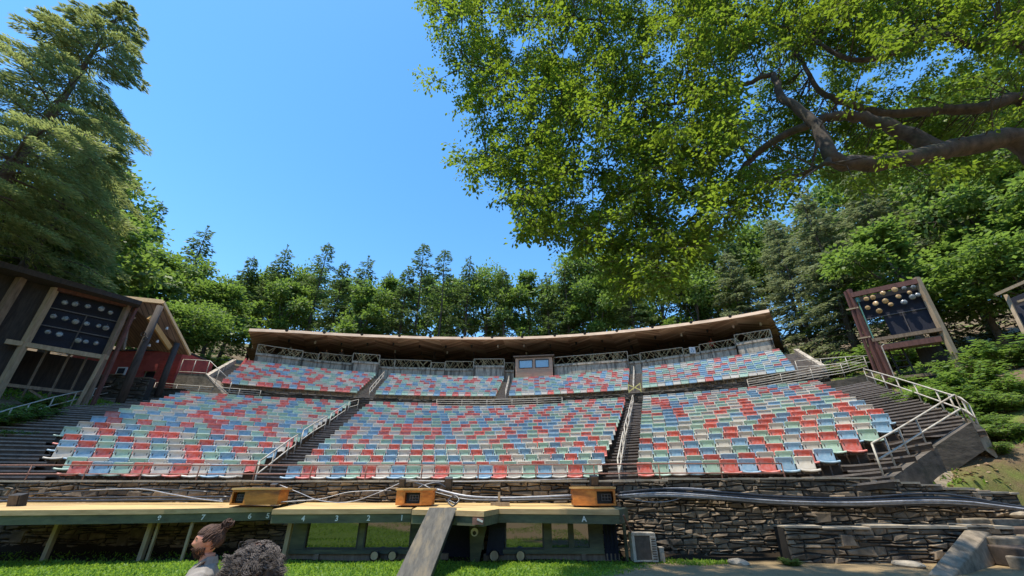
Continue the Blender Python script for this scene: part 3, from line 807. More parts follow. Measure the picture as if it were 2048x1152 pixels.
# ------------------------------------------------------------------ balcony: concrete front, lattice panels, booth
def streakmat():
    t = NT('streaked_concrete'); v = t.coords()
    n0 = t.n('TexNoise', Scale=3.0, Detail=8.0, Roughness=.6); t.l(v, n0.inputs['Vector'])
    v2 = t.coords((1, 1, .10)); n1 = t.n('TexNoise', Scale=3.2, Detail=6.0, Roughness=.7); t.l(v2, n1.inputs['Vector'])
    base = t.ramp(n0.outputs['Fac'], [(.3, (.32,.265,.20,1)), (.7, (.50,.43,.33,1))])
    f = t.ramp(n1.outputs['Fac'], [(.48, (0,0,0,1)), (.60, (.85,.85,.85,1))])
    t.l(t.mix(f, base, (.09,.072,.055,1)), t.b.inputs['Base Color']); t.b.inputs['Roughness'].default_value = .9
    t.bump(n0.outputs['Fac'], .25, .02); return t.m
M['streak'] = streakmat()
PAN = [  # top-left, top-right, bottom-left, bottom-right of each lattice panel, bay?
 ((517,688.5),(603.5,701.5),(512,706),(603,716.5),1,'first bent twig lattice panel from the left, with a bush behind it'),
 ((604.8,704),(635,708),(604,716.5),(635,721),0,'short lattice panel right of the leftmost panel'),
 ((636.5,705),(704,712),(636,721),(703.5,727),0,'lattice panel below the white capped person on the balcony'),
 ((705.6,706),(759,710.4),(704.5,722),(758,726),1,'lattice panel on the projecting bay at the left aisle'),
 ((759.5,718.4),(788,719.5),(758.5,733.5),(788,735),0,'short lattice panel right of the left projecting bay'),
 ((789,719),(861.6,721.7),(789,735),(861,736.4),0,'long lattice panel above the left half of the second upper block'),
 ((863,725),(889.4,725.7),(862,737),(889,737.6),0,'lowest short lattice panel in the middle of the balcony'),
 ((890.5,722.5),(947,723.2),(890,738),(946.5,738.5),0,'lattice panel left of the bay beside the booth'),
 ((948,718),(1008.8,717.8),(947.5,732),(1008.5,732),1,'lattice panel on the bay just left of the booth'),
 ((1009.2,725.7),(1028,725.7),(1009,741),(1028,741),0,'narrow lattice panel touching the left side of the booth'),
 ((1109,715),(1255,702.7),(1108,730),(1256,719),1,'longest lattice panel, right of the booth'),
 ((1256.5,711.5),(1281,707.8),(1256.5,724.7),(1281,722.5),0,'short lattice panel above the taped aisle'),
 ((1281.8,705.7),(1366,694.5),(1282,722),(1367,709.6),0,'lattice panel left of the white sign'),
 ((1367.5,698),(1399.8,692.6),(1368,710.5),(1400,704.8),0,'short lattice panel with a white sign on it'),
 ((1400.8,689),(1471,677.3),(1401,703.7),(1471.5,693),0,'lattice panel below the person in red on the balcony'),
 ((1471.5,669.5),(1540,658.5),(1472.5,687),(1544,675),1,'rightmost lattice panel, next to the hemlock'),
]
bw = MB()
for (tl, tr, bl, br, bay, lab) in PAN:
    Ya = 44.9 if not bay else 44.1
    a, b = on(*bl, Ya), on(*br, Ya); c, d = on(*tl, Ya), on(*tr, Ya)
    nrm = -radial((a + b) / 2, Ya); zl = min(a.z, b.z)
    zb = 11.2
    th = nrm * -.35
    # wall below, with a projecting coping
    bw.prism([Vector((a.x, a.y, zb)), Vector((b.x, b.y, zb)), b, a], th)
    cn = nrm * .10
    bw.prism([a + cn - Vector((0,0,.20)), b + cn - Vector((0,0,.20)), b + cn, a + cn], th + cn * -1.2)
    if bay:
        for q in (a, b):
            bw.prism([Vector((q.x, q.y, zb)), q, q - nrm * .9, Vector((q.x, q.y, zb)) - nrm * .9], (b - a).normalized() * (.25 if q is a else -.25))
    r = empty('lattice_panel', (a + b) / 2, 0, lab, 'railing', 'lattice panels along the balcony')
    fr = MB(); e = Vector((0, 0, .03)); o_ = nrm * -.02
    A, B, Cc, D = a + e + o_, b + e + o_, Vector((b.x, b.y, d.z)) + o_, Vector((a.x, a.y, c.z)) + o_
    for p, q in ((A, B), (B, Cc), (Cc, D), (D, A)): fr.beam(p, q, .07, .07)
    fr.build('frame', M['latticeframe'], r)
    la = MB(); Wd = (b - a).length; rr = random.Random(len(lab))
    for i in range(int(Wd / .16)):
        t0 = rr.random(); sgn = rr.choice((-1, 1)); run = rr.uniform(.35, 1.0) * (D - A).length / Wd
        pts = []
        for s_ in np.linspace(0, 1, 4):
            t = min(max(t0 + sgn * run * (s_ - .5) + rr.uniform(-.02, .02), 0), 1)
            p = A.lerp(B, t).lerp(D.lerp(Cc, t), s_); pts.append(p + nrm * rr.uniform(-.03, .03))
        la.tube(pts, rr.uniform(.016, .030), 4)
    la.build('lattice', M['lattice'], r)
tag(bw.build('balcony_wall', M['streak']), 'streaked grey concrete front of the roofed balcony', 'wall')
# balcony floor and dark back wall belong to the covered gallery
YF0, YF1, YBK = 45.2, 53.2, 53.2
RPX = [(498,656.5),(520,656.5),(600,659.5),(700,666),(800,670),(880,672.6),(950,673),(1050,672.5),(1150,667),(1290,653.5),(1440,634.5),(1537,617.5)]
YR = 43.4
rz_pts = [on(*p, YR) for p in RPX]
q = np.polyfit([p.x for p in rz_pts], [p.z for p in rz_pts], 3)
roofz = lambda x: float(np.interp(x, [p.x for p in rz_pts], [p.z for p in rz_pts])) * .6 + float(np.polyval(q, x)) * .4
NRF = 40
roof = empty('gallery_roof', col_on(950, YR, roofz), 0, 'long curved gallery with a low tan edged roof over dark board soffit', 'building')
top0 = [col_on(499 + (1537 - 499) * i / NRF, YR, roofz) for i in range(NRF + 1)]
rad = [radial(p, YR) for p in top0]
back1 = [p + r_ * 11.2 + Vector((0, 0, .75)) for p, r_ in zip(top0, rad)]
FH = .34
fa = MB()
for i in range(NRF):
    a, b = top0[i], top0[i+1]
    ra, rb = rad[i] * .22, rad[i+1] * .22
    d = Vector((0, 0, FH))
    fa.add([a + ra*.75, b + rb*.75, b - d, a - d, a + ra*1.2, b + rb*1.2, b + rb - d, a + ra - d], [(0,3,2,1), (0,1,5,4), (3,7,6,2), (4,5,6,7)])
fa.build('fascia', M['tanroof'], roof)
rt = MB()
for i in range(NRF): rt.add([top0[i] + rad[i]*.2 - Vector((0,0,.03)), top0[i+1] + rad[i+1]*.2 - Vector((0,0,.03)), back1[i+1], back1[i]], [(0,1,2,3)])
for i in (0, NRF):
    rt.add([top0[i] + rad[i]*.2, back1[i], back1[i] - Vector((0,0,.5)), top0[i] + rad[i]*.2 - Vector((0,0,FH))], [(0,1,2,3)])
rt.build('roof', M['grille'], roof)
# soffit with herringbone boards
def soffitmat():
    t = NT('herringbone_soffit'); uv = t.n('UVMap'); sx = t.n('SeparateXYZ'); t.l(uv.outputs[0], sx.inputs[0])
    pp = t.n('Math', operation='PINGPONG'); t.l(sx.outputs['X'], pp.inputs[0]); pp.inputs[1].default_value = 2.4
    ad = t.n('Math', operation='ADD'); t.l(pp.outputs[0], ad.inputs[0]); t.l(sx.outputs['Y'], ad.inputs[1])
    sc = t.n('Math', operation='MULTIPLY'); t.l(ad.outputs[0], sc.inputs[0]); sc.inputs[1].default_value = 1.9
    fl = t.n('Math', operation='FLOOR'); t.l(sc.outputs[0], fl.inputs[0])
    fr = t.n('Math', operation='FRACT'); t.l(sc.outputs[0], fr.inputs[0])
    flx = t.n('Math', operation='DIVIDE'); t.l(sx.outputs['X'], flx.inputs[0]); flx.inputs[1].default_value = 2.4
    flf = t.n('Math', operation='FLOOR'); t.l(flx.outputs[0], flf.inputs[0])
    cb = t.n('CombineXYZ'); t.l(fl.outputs[0], cb.inputs[0]); t.l(flf.outputs[0], cb.inputs[1])
    wnz = t.n('TexWhiteNoise'); t.l(cb.outputs[0], wnz.inputs['Vector'])
    col = t.ramp(wnz.outputs['Value'], [(0, (.24,.14,.08,1)), (.5, (.44,.28,.17,1)), (1, (.64,.45,.30,1))])
    gap = t.ramp(fr.outputs[0], [(.0, (0,0,0,1)), (.10, (1,1,1,1))])
    col = t.mix(gap, (.03,.018,.012,1), col)
    t.l(col, t.b.inputs['Base Color']); t.b.inputs['Roughness'].default_value = .7
    return t.m
M['soffit'] = soffitmat()
sf = MB(); uvs = []; acc = 0
NSV = 4
for i in range(NRF):
    a0, a1 = top0[i] - Vector((0,0,FH-.03)) + rad[i]*.15, top0[i+1] - Vector((0,0,FH-.03)) + rad[i+1]*.15
    b0, b1 = a0 + rad[i]*9.6 + Vector((0,0,.35)), a1 + rad[i+1]*9.6 + Vector((0,0,.35))
    wd = (a1 - a0).length
    sf.add([a0, a1, b1, b0], [(0,3,2,1)]); uvs += [(acc, 0), (acc, 9.6), (acc + wd, 9.6), (acc + wd, 0)]
    acc += wd
sfo = sf.build('soffit', M['soffit'], roof)
ul_ = sfo.data.uv_layers.new(name='UVMap')
for i, u in enumerate(uvs): ul_.data[i].uv = u
# back wall, floor, columns and small lamps
bk = MB(); fl = MB()
flz = lambda x: 13.35 + .0012 * (x + 2) ** 2
for i in range(NRF):
    a, b = top0[i] + rad[i]*9.7, top0[i+1] + rad[i+1]*9.7
    bk.add([Vector((a.x, a.y, flz(a.x) - .4)), Vector((b.x, b.y, flz(b.x) - .4)), Vector((b.x, b.y, roofz(b.x) + .6)), Vector((a.x, a.y, roofz(a.x) + .6))], [(0,1,2,3)])
    f0, f1 = top0[i] + rad[i]*1.6, top0[i+1] + rad[i+1]*1.6
    fl.add([Vector((f0.x, f0.y, flz(f0.x))), Vector((f1.x, f1.y, flz(f1.x))), Vector((b.x, b.y, flz(b.x))), Vector((a.x, a.y, flz(a.x)))], [(0,1,2,3)])
bk.build('back_wall', M['barn'], roof); fl.build('gallery_floor', M['tread'], roof)
for i in range(2, NRF, 3):
    c = top0[i] + rad[i] * 5.5
    m_ = MB(); m_.beam(Vector((c.x, c.y, flz(c.x))), Vector((c.x, c.y, roofz(c.x) - .2)), .28, .28, up=rad[i]); m_.build('column', M['barn'], roof)
for px in (575, 650, 725, 800, 862, 925, 985, 1045, 1110, 1170, 1234, 1305, 1382, 1460):
    p = col_on(px, YR, roofz); rd = radial(p, YR)
    m_ = MB(); m_.tube([p - rd*.08 - Vector((0,0,.05)), p - rd*.42 - Vector((0,0,.22))], [.10, .16], 8); m_.build('floodlight', M['dark'], roof)
rr = random.Random(5)
for i in range(3, NRF, 2):
    for k_, rdist in ((0, 2.6), (1, 5.4)):
        p = top0[i] + rad[i]*(rdist + rr.uniform(-.4,.4)) - Vector((0,0,FH - .0))
        m_ = MB(); m_.tube([p + Vector((0,0,.1)), p - Vector((0,0,.2))], .10, 8); m_.build('downlight', M['dark'] if rr.random() < .8 else M['white'], roof)

# control booth
def booth():
    Ya = 43.6
    l, r_ = on(1031, 755, Ya), on(1106, 752, Ya)
    l2, r2 = on(1029.5, 716, Ya), on(1106, 712, Ya)
    nrm = -radial((l + r_) / 2, Ya); ax = (r_ - l); ax.z = 0; Wd = ax.length; ax.normalize()
    root = empty('control_booth', l, 0, 'small tan wooden booth with two blue windows on the balcony front', 'booth')
    zb, zt = min(l.z, r_.z) - .1, max(l2.z, r2.z)
    def pt(u, z, o=0): return Vector((l.x, l.y, 0)) + ax * (u * Wd) + nrm * o + Vector((0, 0, z))
    win = [(.10, .46), (.54, .90)]; wz0, wz1 = zb + (zt - zb) * .47, zb + (zt - zb) * .86
    w_ = MB()
    def slab(u0, u1, z0, z1, o0=0, o1=-.12): w_.prism([pt(u0, z0, o0), pt(u1, z0, o0), pt(u1, z1, o0), pt(u0, z1, o0)], nrm * (o1 - o0))
    slab(0, 1, zb, wz0); slab(0, 1, wz1, zt); slab(0, win[0][0], wz0, wz1); slab(win[0][1], win[1][0], wz0, wz1); slab(win[1][1], 1, wz0, wz1)
    nb = 14
    for i in range(nb):     # lapped boards below and above the windows
        z = zb + (zt - zb) * i / nb
        if z < wz0 - .1 or z > wz1: w_.beam(pt(0, z, .008), pt(1, z, .008), .016, .02)
    for u in (0, 1): w_.prism([pt(u, zb, -.12), pt(u, zb, -2.2), pt(u, zt, -2.2), pt(u, zt, -.12)], ax * (.1 if u == 0 else -.1))
    w_.build('wall', M['booth'], root)
    rf = MB(); rf.prism([pt(-.05, zt + .003, .25), pt(1.06, zt + .003, .25), pt(1.06, zt + .12, .25), pt(-.05, zt + .12, .25)], nrm * -2.7)
    rf.prism([pt(-.03, zt - .12, .03), pt(1.03, zt - .12, .03), pt(1.03, zt, .03), pt(-.03, zt, .03)], nrm * -.02)
    rf.build('roof', M['grille'], root)
    for (u0, u1) in win:
        f = MB()
        for p, q in ((pt(u0, wz0), pt(u1, wz0)), (pt(u1, wz0), pt(u1, wz1)), (pt(u1, wz1), pt(u0, wz1)), (pt(u0, wz1), pt(u0, wz0))): f.beam(p + nrm*.02, q + nrm*.02, .07, .07)
        fo = f.build('window', M['grille'], root)
        g_ = MB(); g_.prism([pt(u0, wz0, -.06), pt(u1, wz0, -.06), pt(u1, wz1, -.06), pt(u0, wz1, -.06)], nrm * -.02); g_.build('pane', M['boothglass'], fo)
booth()
# white access sign on its lattice panel
def sign():
    a, b = on(1377, 709, 44.7), on(1389, 694.5, 44.7)
    rt_ = empty('access_sign', a, 0, 'white sign with a blue wheelchair symbol on the balcony lattice', 'sign')
    x0, x1, z0, z1, y = a.x, b.x, a.z, b.z, min(a.y, b.y) - .08
    m_ = MB(); m_.bbox(x0, x1, y, y + .03, z0, z1); m_.build('plate', M['white'], rt_)
    cx, cz, s = (x0+x1)/2, (z0+z1)/2, (z1-z0)*.38
    f = MB(); f.disc((cx-.05*s, y-.006, cz+.8*s), .14*s, (0,1,0), .01)
    f.tube([(cx-.05*s, y-.006, cz+.6*s), (cx-.05*s, y-.006, cz+.05*s), (cx+.4*s, y-.006, cz+.05*s), (cx+.55*s, y-.006, cz-.5*s)], .09*s, 5)
    pts = [(cx-.1*s + .48*s*math.cos(t), y-.006, cz-.35*s + .48*s*math.sin(t)) for t in np.linspace(2.0, 6.2, 14)]
    f.tube(pts, .08*s, 5); f.build('symbol', M['signblue'], rt_)
sign()
# ------------------------------------------------------------------ kerbs and handrails
UP = Vector((0, 0, 1))
def edge(px_list, k0, k1, sgn):
    return [rowpt(k, px_list[k]) for k in range(k0, k1)]
def kerb(pts, label, lo=.5, hi=.16, wd=.22, mat='concrete', name='stair_kerb'):
    m_ = MB()
    for a, b in zip(pts, pts[1:]):
        d = (b - a); d.z = 0; d.normalize(); n = Vector((d.y, -d.x, 0)) * wd / 2
        m_.add([a - n - UP*lo, a + n - UP*lo, b + n - UP*lo, b - n - UP*lo, a - n + UP*hi, a + n + UP*hi, b + n + UP*hi, b - n + UP*hi],
               [(0,1,5,4), (4,5,6,7), (1,2,6,5), (2,3,7,6), (3,0,4,7)])
    return tag(m_.build(name, M[mat]), label, 'kerb')
kl = edge(OL, 2, NR, -1); kerb(kl, 'sunlit concrete kerb along the left outer steps', .8)
CORNER = on(1938, 852, YA[4] - .3); kr = [CORNER] + edge(OR, 4, NR, 1); kerb(kr, 'concrete kerb along the upper right edge of the right outer steps', .7)
kf = [rowpt(k, OR[k] + 4) for k in (0, 1, 2, 3)] + [CORNER]; kerb(kf, 'thick dark end wall closing the front corner of the right outer steps', .7, .10, .30, 'mosswall')
def handrail(base, h, label, bars=(1.0, .55), posts=None, r=.028, mat='steel', group='pipe handrails', every=1, ends=True):
    root = empty('handrail', base[0], 0, label, 'handrail', group)
    for f in bars:
        m_ = MB(); m_.tube([p + UP * h * f for p in base], r, 6); m_.build('rail', M[mat], root, True)
    for i in range(0, len(base), every):
        m_ = MB(); m_.tube([base[i] - UP * .08, base[i] + UP * h], r * .9, 6); m_.build('post', M[mat], root, True)
    return root
SECT = [(0, 5), (6, 10), (11, 15), (16, 17)]
names = ['lowest', 'second', 'third', 'topmost']
for j, (k0, k1) in enumerate(SECT):
    pl = [(518, 594), (606, 653), (662, 692), (698, 717)][j]
    ks = list(range(k0, k1 + 1, 2)) + ([k1] if (k1 - k0) % 2 else [])
    handrail([rowpt(k, pl[0] + (pl[1] - pl[0]) * (k - k0) / max(1, k1 - k0)) for k in ks], .92, f'{names[j]} section of double pipe handrail in the left lower aisle')
    pr = [(1236, 1247), (1249, 1257), (1258, 1263), (1264, 1266)][j]
    handrail([rowpt(k, pr[0] + (pr[1] - pr[0]) * (k - k0) / max(1, k1 - k0)) for k in ks], .92, f'{names[j]} section of double pipe handrail in the right lower aisle')
for (x0, x1, lab) in ((737, 766, 'handrail climbing the upper left aisle'), (1011, 1018, 'handrail climbing the upper aisle beside the booth'), (1269, 1270, 'handrail climbing the taped upper right aisle')):
    handrail([col_on(x0 + (x1 - x0) * k / 9, YU[k], lambda x: urowz(k, x)) for k in (0, 2, 4, 6, 8, 9)], .95, lab)
handrail([rowpt(k, OL[k] - 2) for k in (4, 6, 7, 8, 10, 12, 14, 16, 17)], .95, 'long sunlit pipe handrail on the kerb left of the lower seats')
handrail([rowpt(k, OR[k] + 2) for k in (17, 15, 13, 11, 9, 7, 6, 5, 4)] + [CORNER], .95, 'long pipe handrail on the kerb right of the lower seats')
handrail([CORNER] + [rowpt(k, OR[k] - 2) for k in (3, 2, 1, 0)], .95, 'short diagonal pipe handrail at the front corner of the right steps')
# low pipe rail along the top of the retaining wall
fr = []
for x in np.arange(-18, 9.2, 1.7): fr.append(Vector((x, wall_y(x) + .25, rtop(0) + .03)))
handrail(fr, .44, 'long low brown pipe rail on top of the retaining wall', (1.0, .45), r=.02, mat='rustpipe')
def bars_rail(tops, h, label, n=5):
    handrail([t - UP * h for t in tops], h, label, tuple(1 - i * .8 / n for i in range(n)), r=.022)
zf17 = lambda x: rowz(17, x) + 1.0
bars_rail([col_on(px, YA[16] + .85, zf17) for px in np.linspace(874, 1124, 6)], 1.0, 'straight barred railing at the middle of the cross aisle')
bars_rail([on(px, py, 33.8) for px, py in ((312, 765), (355, 769), (400, 772), (440, 775), (480, 778), (522, 781))], 1.0, 'barred railing at the left end of the cross aisle')
bars_rail([on(px, py, 33.6) for px, py in ((1494, 759), (1560, 747), (1620, 736), (1680, 726), (1727, 713))], 1.0, 'barred railing climbing the ramp at the right end of the cross aisle')
handrail([on(px, py, 36) - UP for px, py in ((1590, 722), (1640, 718), (1690, 714), (1738, 711))], 1.0, 'upper pipe railing between the tier end and the red lighting tower')
# ramp body under the right railing
rb = MB(); tp = [on(px, py, 33.5) - UP * 1.02 for px, py in ((1490, 760), (1560, 747), (1620, 736), (1680, 726), (1732, 712))]
for a, b in zip(tp, tp[1:]):
    n = radial((a + b) / 2, 33.5) * 1.8
    rb.add([Vector((a.x, a.y, 5.5)), Vector((b.x, b.y, 5.5)), b, a, a + n, b + n], [(0,1,2,3), (3,2,5,4)])
tag(rb.build('ramp_wall', [M['mosswall']]), 'dark stone ramp wall under the right barred railing', 'wall')
# end blocks of the left: concrete stair block and stone wall
def prismP(poly, Y, back, name, mat, label, cat, extra=None):
    m_ = MB(); m_.prism([P(px, py, Y) for px, py in poly], Vector((-back*.2, back, 0)))
    return tag(m_.build(name, M[mat]), label, cat)
prismP([(338, 815), (346, 770), (356, 746), (411, 748), (452, 795), (448, 815)], 30.0, 2.5, 'stair_block', 'concrete', 'bare concrete stair block beside the red shed', 'steps')
handrail([P(px, py, 30.0) for px, py in ((357, 746), (383, 747), (411, 749), (430, 768), (455, 792))], 1.05, 'pipe railing with balusters on the concrete stair block', (1.0, .1))
# parapets beside the upper outer stairs
pl = [col_on(UOL(k) - 3, YU[k], lambda x: urowz(k, x)) for k in range(NU)]
kerb(pl, 'sloping concrete parapet left of the upper tier steps', 1.5, .75, .3, 'streak', 'stair_parapet')
pr = [col_on(UOR(k) + 3, YU[k], lambda x: urowz(k, x)) for k in range(NU)]
kerb(pr, 'sloping concrete parapet right of the upper tier steps', 1.5, .55, .3, 'streak', 'stair_parapet')
# crossed yellow tape at the upper aisle
tp_ = MB(); a = col_on(1258, YU[0] - .5, lambda x: urowz(0, x) + .2); b = col_on(1282, YU[0] - .5, lambda x: urowz(0, x) + .2)
tp_.beam(a, b + UP*.55, .012, .08); tp_.beam(a + UP*.55, b, .012, .08); tp_.tube([a - UP*.2, a + UP*.6], .03, 6); tp_.tube([b - UP*.2, b + UP*.6], .03, 6)
tag(tp_.build('barrier_tape', M['yellow']), 'yellow tape crossed over the closed upper right aisle', 'tape')

# ------------------------------------------------------------------ low green control building under the deck
FY = 11.75                       # plane of its front
def fx(px, z=.5):                # where a picture column meets that plane
    zc = FY * C_ + (z - CAMZ) * S_
    return (px - 1024) / FPX * zc
root = empty('control_building', (-1, FY, 0), 0, 'low green timber building under the plywood deck with dark windows', 'building')
DZ = 1.13
def dk(px, py, z=DZ): return Pz(px, py, z)
def deck(front, Yb, label_part):
    pts = [dk(*q) for q in front]
    dm = MB(); n = len(pts)
    top = [Vector((p.x, p.y, DZ)) for p in pts]
    bks = [Vector((p.x * 1.02, Yb, DZ + .07)) for p in pts]
    vs = top + bks + [v - UP*.05 for v in top] + [v - UP*.05 for v in bks]
    for i in range(n - 1):
        dm.add([top[i], top[i+1], bks[i+1], bks[i]], [(0,1,2,3)])
        dm.add([top[i] - UP*.05, top[i+1] - UP*.05, bks[i+1] - UP*.05, bks[i] - UP*.05], [(3,2,1,0)])
    dm.build('deck', M['ply'], root)
    f1 = MB(); f2 = MB()
    for a, b in zip(top, top[1:]):
        f1.prism([a - UP*.11, b - UP*.11, b, a], Vector((0, .045, 0)))
        f2.prism([a - UP*.30 + Vector((0,.03,0)), b - UP*.30 + Vector((0,.03,0)), b - UP*.112 + Vector((0,.03,0)), a - UP*.112 + Vector((0,.03,0))], Vector((0, .045, 0)))
    f1.build('trim_board', M['tanboard'], root); f2.build('fascia_board', M['green'], root)
    return top
d1 = deck([(-260, 1023), (100, 1020), (330, 1018), (545, 1014)], 13.25, 'a')
d2 = deck([(545, 1018.5), (680, 1018), (823, 1017)], 13.1, 'b')
d3 = deck([(824, 1019), (905, 1020.5), (968, 1022.5), (998, 1017.5), (1120, 1018.5), (1238, 1019.5)], 12.9, 'c')
rs = MB(); p0 = dk(1238, 1019.5); rs.add([p0, p0 + Vector((.45, .95, .0)), p0 + Vector((.45, .95, -.3)), p0 - UP*.3, p0 + Vector((-.05, .95, .06))], [(0,1,2,3), (0,4,1)]); rs.build('corner_board', M['green'], root)
# painted position numbers along the fascia
for px, tx in ((303, '8'), (388, '7'), (465, '6'), (543, '5'), (605, '4'), (672, '3'), (735, '2'), (800, '1'), (1167, 'A')):
    tops = d1 if px < 545 else (d2 if px < 823 else d3)
    for a, b in zip(tops, tops[1:]):
        t = (fx(px, .95) / FY * a.y - a.x) / max(1e-6, (b.x - a.x))
        if -0.02 <= t <= 1.02 or (a is tops[-2]):
            p = a.lerp(b, min(max(t, .03), .97)); break
    c = bpy.data.curves.new('numeral', 'FONT'); c.body = tx; c.size = .165; c.extrude = .002; c.offset = .004; c.align_x = 'CENTER'; c.align_y = 'CENTER'
    c.materials.append(M['white'])
    tmp = bpy.data.objects.new('numeral', c); me_ = bpy.data.meshes.new_from_object(tmp); bpy.data.objects.remove(tmp)
    o = bpy.data.objects.new('numeral', me_); COL.objects.link(o); o.parent = root; o.matrix_parent_inverse = wmat(root).inverted()
    ang = math.atan2(b.y - a.y, b.x - a.x)
    o.location = p + Vector((0, .02, -.205)); o.rotation_euler = (math.radians(90), 0, ang)
# wall with openings
def rect(mb, x0, x1, z0, z1, y=FY, th=.10): mb.bbox(x0, x1, y, y + th, z0, z1)
ZS, ZT = .22, .84
wl_ = MB()
xs = [fx(580), fx(611), fx(717), fx(728), fx(822), fx(845), fx(900), fx(941), fx(968), fx(1010), fx(1088), fx(1101), fx(1140), fx(1145), fx(1181), fx(1206), fx(1236)]
for x0, x1 in ((xs[0], xs[1]), (xs[2], xs[3]), (xs[4], xs[5]), (xs[7], xs[8]), (xs[10], xs[11]), (xs[12], xs[13]), (xs[14], xs[15])): rect(wl_, x0, x1, ZS, ZT + .1)
rect(wl_, xs[0], xs[5], ZT + .02, ZT + .2, FY + .01, .09); rect(wl_, xs[9], xs[15], ZT + .02, ZT + .2, FY + .01, .09)
rect(wl_, xs[0], xs[5], ZS - .09, ZS, FY - .03, .15); rect(wl_, xs[9] - .05, xs[15], ZS - .09, ZS, FY - .03, .15)
wl_.build('wall', M['green'], root)
bs = MB(); rect(bs, xs[0], xs[6] - .02, -.1, ZS - .09, FY + .03, .1); rect(bs, xs[8], xs[16], -.1, ZS - .09, FY + .03, .1)
for px in (640, 760, 1165): rect(bs, fx(px) - .06, fx(px) + .06, -.05, ZS - .09, FY - .03, .06)
bs.build('base_wall', M['wood'], root)
for x0, x1 in ((xs[1], xs[2]), (xs[3], xs[4]), (xs[9], xs[10]), (xs[11], xs[12]), (xs[13], xs[14])):
    f = MB()
    for q in ((x0, x0+.035, ZS, ZT), (x1-.035, x1, ZS, ZT), (x0+.035, x1-.035, ZS, ZS+.035), (x0+.035, x1-.035, ZT-.035, ZT)): rect(f, *q, FY - .012, .07)
    fo = f.build('window', M['green'] if x0 > xs[10] else M['dark'], root)
    g_ = MB(); rect(g_, x0+.03, x1-.03, ZS+.03, ZT-.03, FY + .045, .012); g_.build('pane', M['glass'], fo)
# splayed green column, recessed dark door, curtained corner
cm = MB(); cm.prism([(xs[7]+.02, FY-.06, -.05), (xs[8]-.10, FY-.06, -.05), (xs[8]+.10, FY-.25, ZT+.05), (xs[7]-.02, FY-.25, ZT+.05)], (0, .12, 0)); cm.build('column', M['green'], root)
sp = MB(); sp.prism([(xs[8]+.06, FY-.02, .1), (xs[9]-.02, FY-.02, .1), (xs[9]+.0, FY-.02, ZT), (xs[8]+.14, FY-.02, ZT)], (0, .06, 0)); sp.build('dark_panel', M['navy'], root)
dr = MB(); rect(dr, xs[5], xs[7], -.05, ZT + .1, FY + .5, .06); dr.build('doorway', M['navy'], root)
cu = MB()
pts = [(xs[15] + .02 + i * .05, FY + .02 + (.03 if i % 2 else -.02)) for i in range(8)]
for (xa, ya), (xb, yb) in zip(pts, pts[1:]): cu.add([(xa, ya, .0), (xb, yb, .0), (xb, yb, ZT), (xa, ya, ZT)], [(0,1,2,3)])
cu.build('curtain', M['navy'], root)
ps = MB(); ps.bbox(xs[16]+.12, xs[16]+.19, FY-.12, FY-.05, -.05, ZT); ps.build('corner_post', M['green'], root)
rk = MB(); rect(rk, xs[0]+.05, xs[16], .0, ZT+.2, FY + 1.1, .08); rk.build('rear_wall', M['barn'], root)
for px, sgn in ((98, 0), (288, 0), (304, 1), (372, 1), (572, 0)):
    zc = 11.4 * C_ - 1.1 * S_; x = (px - 1024) / FPX * zc * 1.0
    m_ = MB(); s_ = .05 if not sgn else .028; m_.bbox(x - s_, x + s_, 11.5, 11.5 + s_*2, -.05, DZ - .1); m_.build('support_post', M['paletimber'], root)
# round logs stored along its base
for i, (px, py, s) in enumerate(((762, 1112, .11), (796, 1112, .11), (990, 1112, .13), (1040, 1112, .12))):
    p = Pz(px, 1116, .0); r = empty('log_light', (p.x, FY - .25, .12), 0, ['round lamp can left under the ramp windows', 'round lamp can nearest the ramp foot', 'round lamp can below the splayed column', 'round lamp can below the right hand window'][i], 'lamp', 'lamp cans lying along the building base')
    m_ = MB(); m_.tube([(p.x, FY-.1, .12), (p.x, FY-.32, .13)], [s*.8, s], 12, False); m_.build('body', M['dark'], r)
    m_ = MB(); m_.disc((p.x, FY-.30, .13), s*.8, (0,1,0), .02); m_.build('lens', M['paletimber'], r)
# round lamp on the column and small box under the eave
cr = empty('wall_lamp', (xs[7]+.12, FY-.3, .62), 0, 'white horseshoe lamp fixed to the splayed green column', 'lamp')
m_ = MB(); m_.disc((xs[7]+.12, FY-.29, .62), .09, (0,1,0), .05, 16); m_.build('ring', M['white'], cr)
m_ = MB(); m_.disc((xs[7]+.12, FY-.325, .60), .045, (0,1,0), .03, 12); m_.build('socket', M['dark'], cr)
p = dk(957, 1035, 1.0); eb = empty('junction_box', p, 0, 'small rusty junction box under the jutting deck corner', 'box')
m_ = MB(); m_.box((p.x, p.y - .04, .93), (.26, .08, .13)); m_.build('case', M['rustpipe'], eb); m_ = MB(); m_.box((p.x + .04, p.y - .09, .95), (.14, .02, .04), (0, .4, 0)); m_.build('tag', M['white'], eb)
yb = MB(); pp_ = dk(1146, 1030, 1.0); yb.box((pp_.x, pp_.y - .02, .90), (.10, .03, .16)); tag(yb.build('yellow_plate', M['paletimber']), 'small yellow plate hanging from the fascia above the right windows', 'plate')

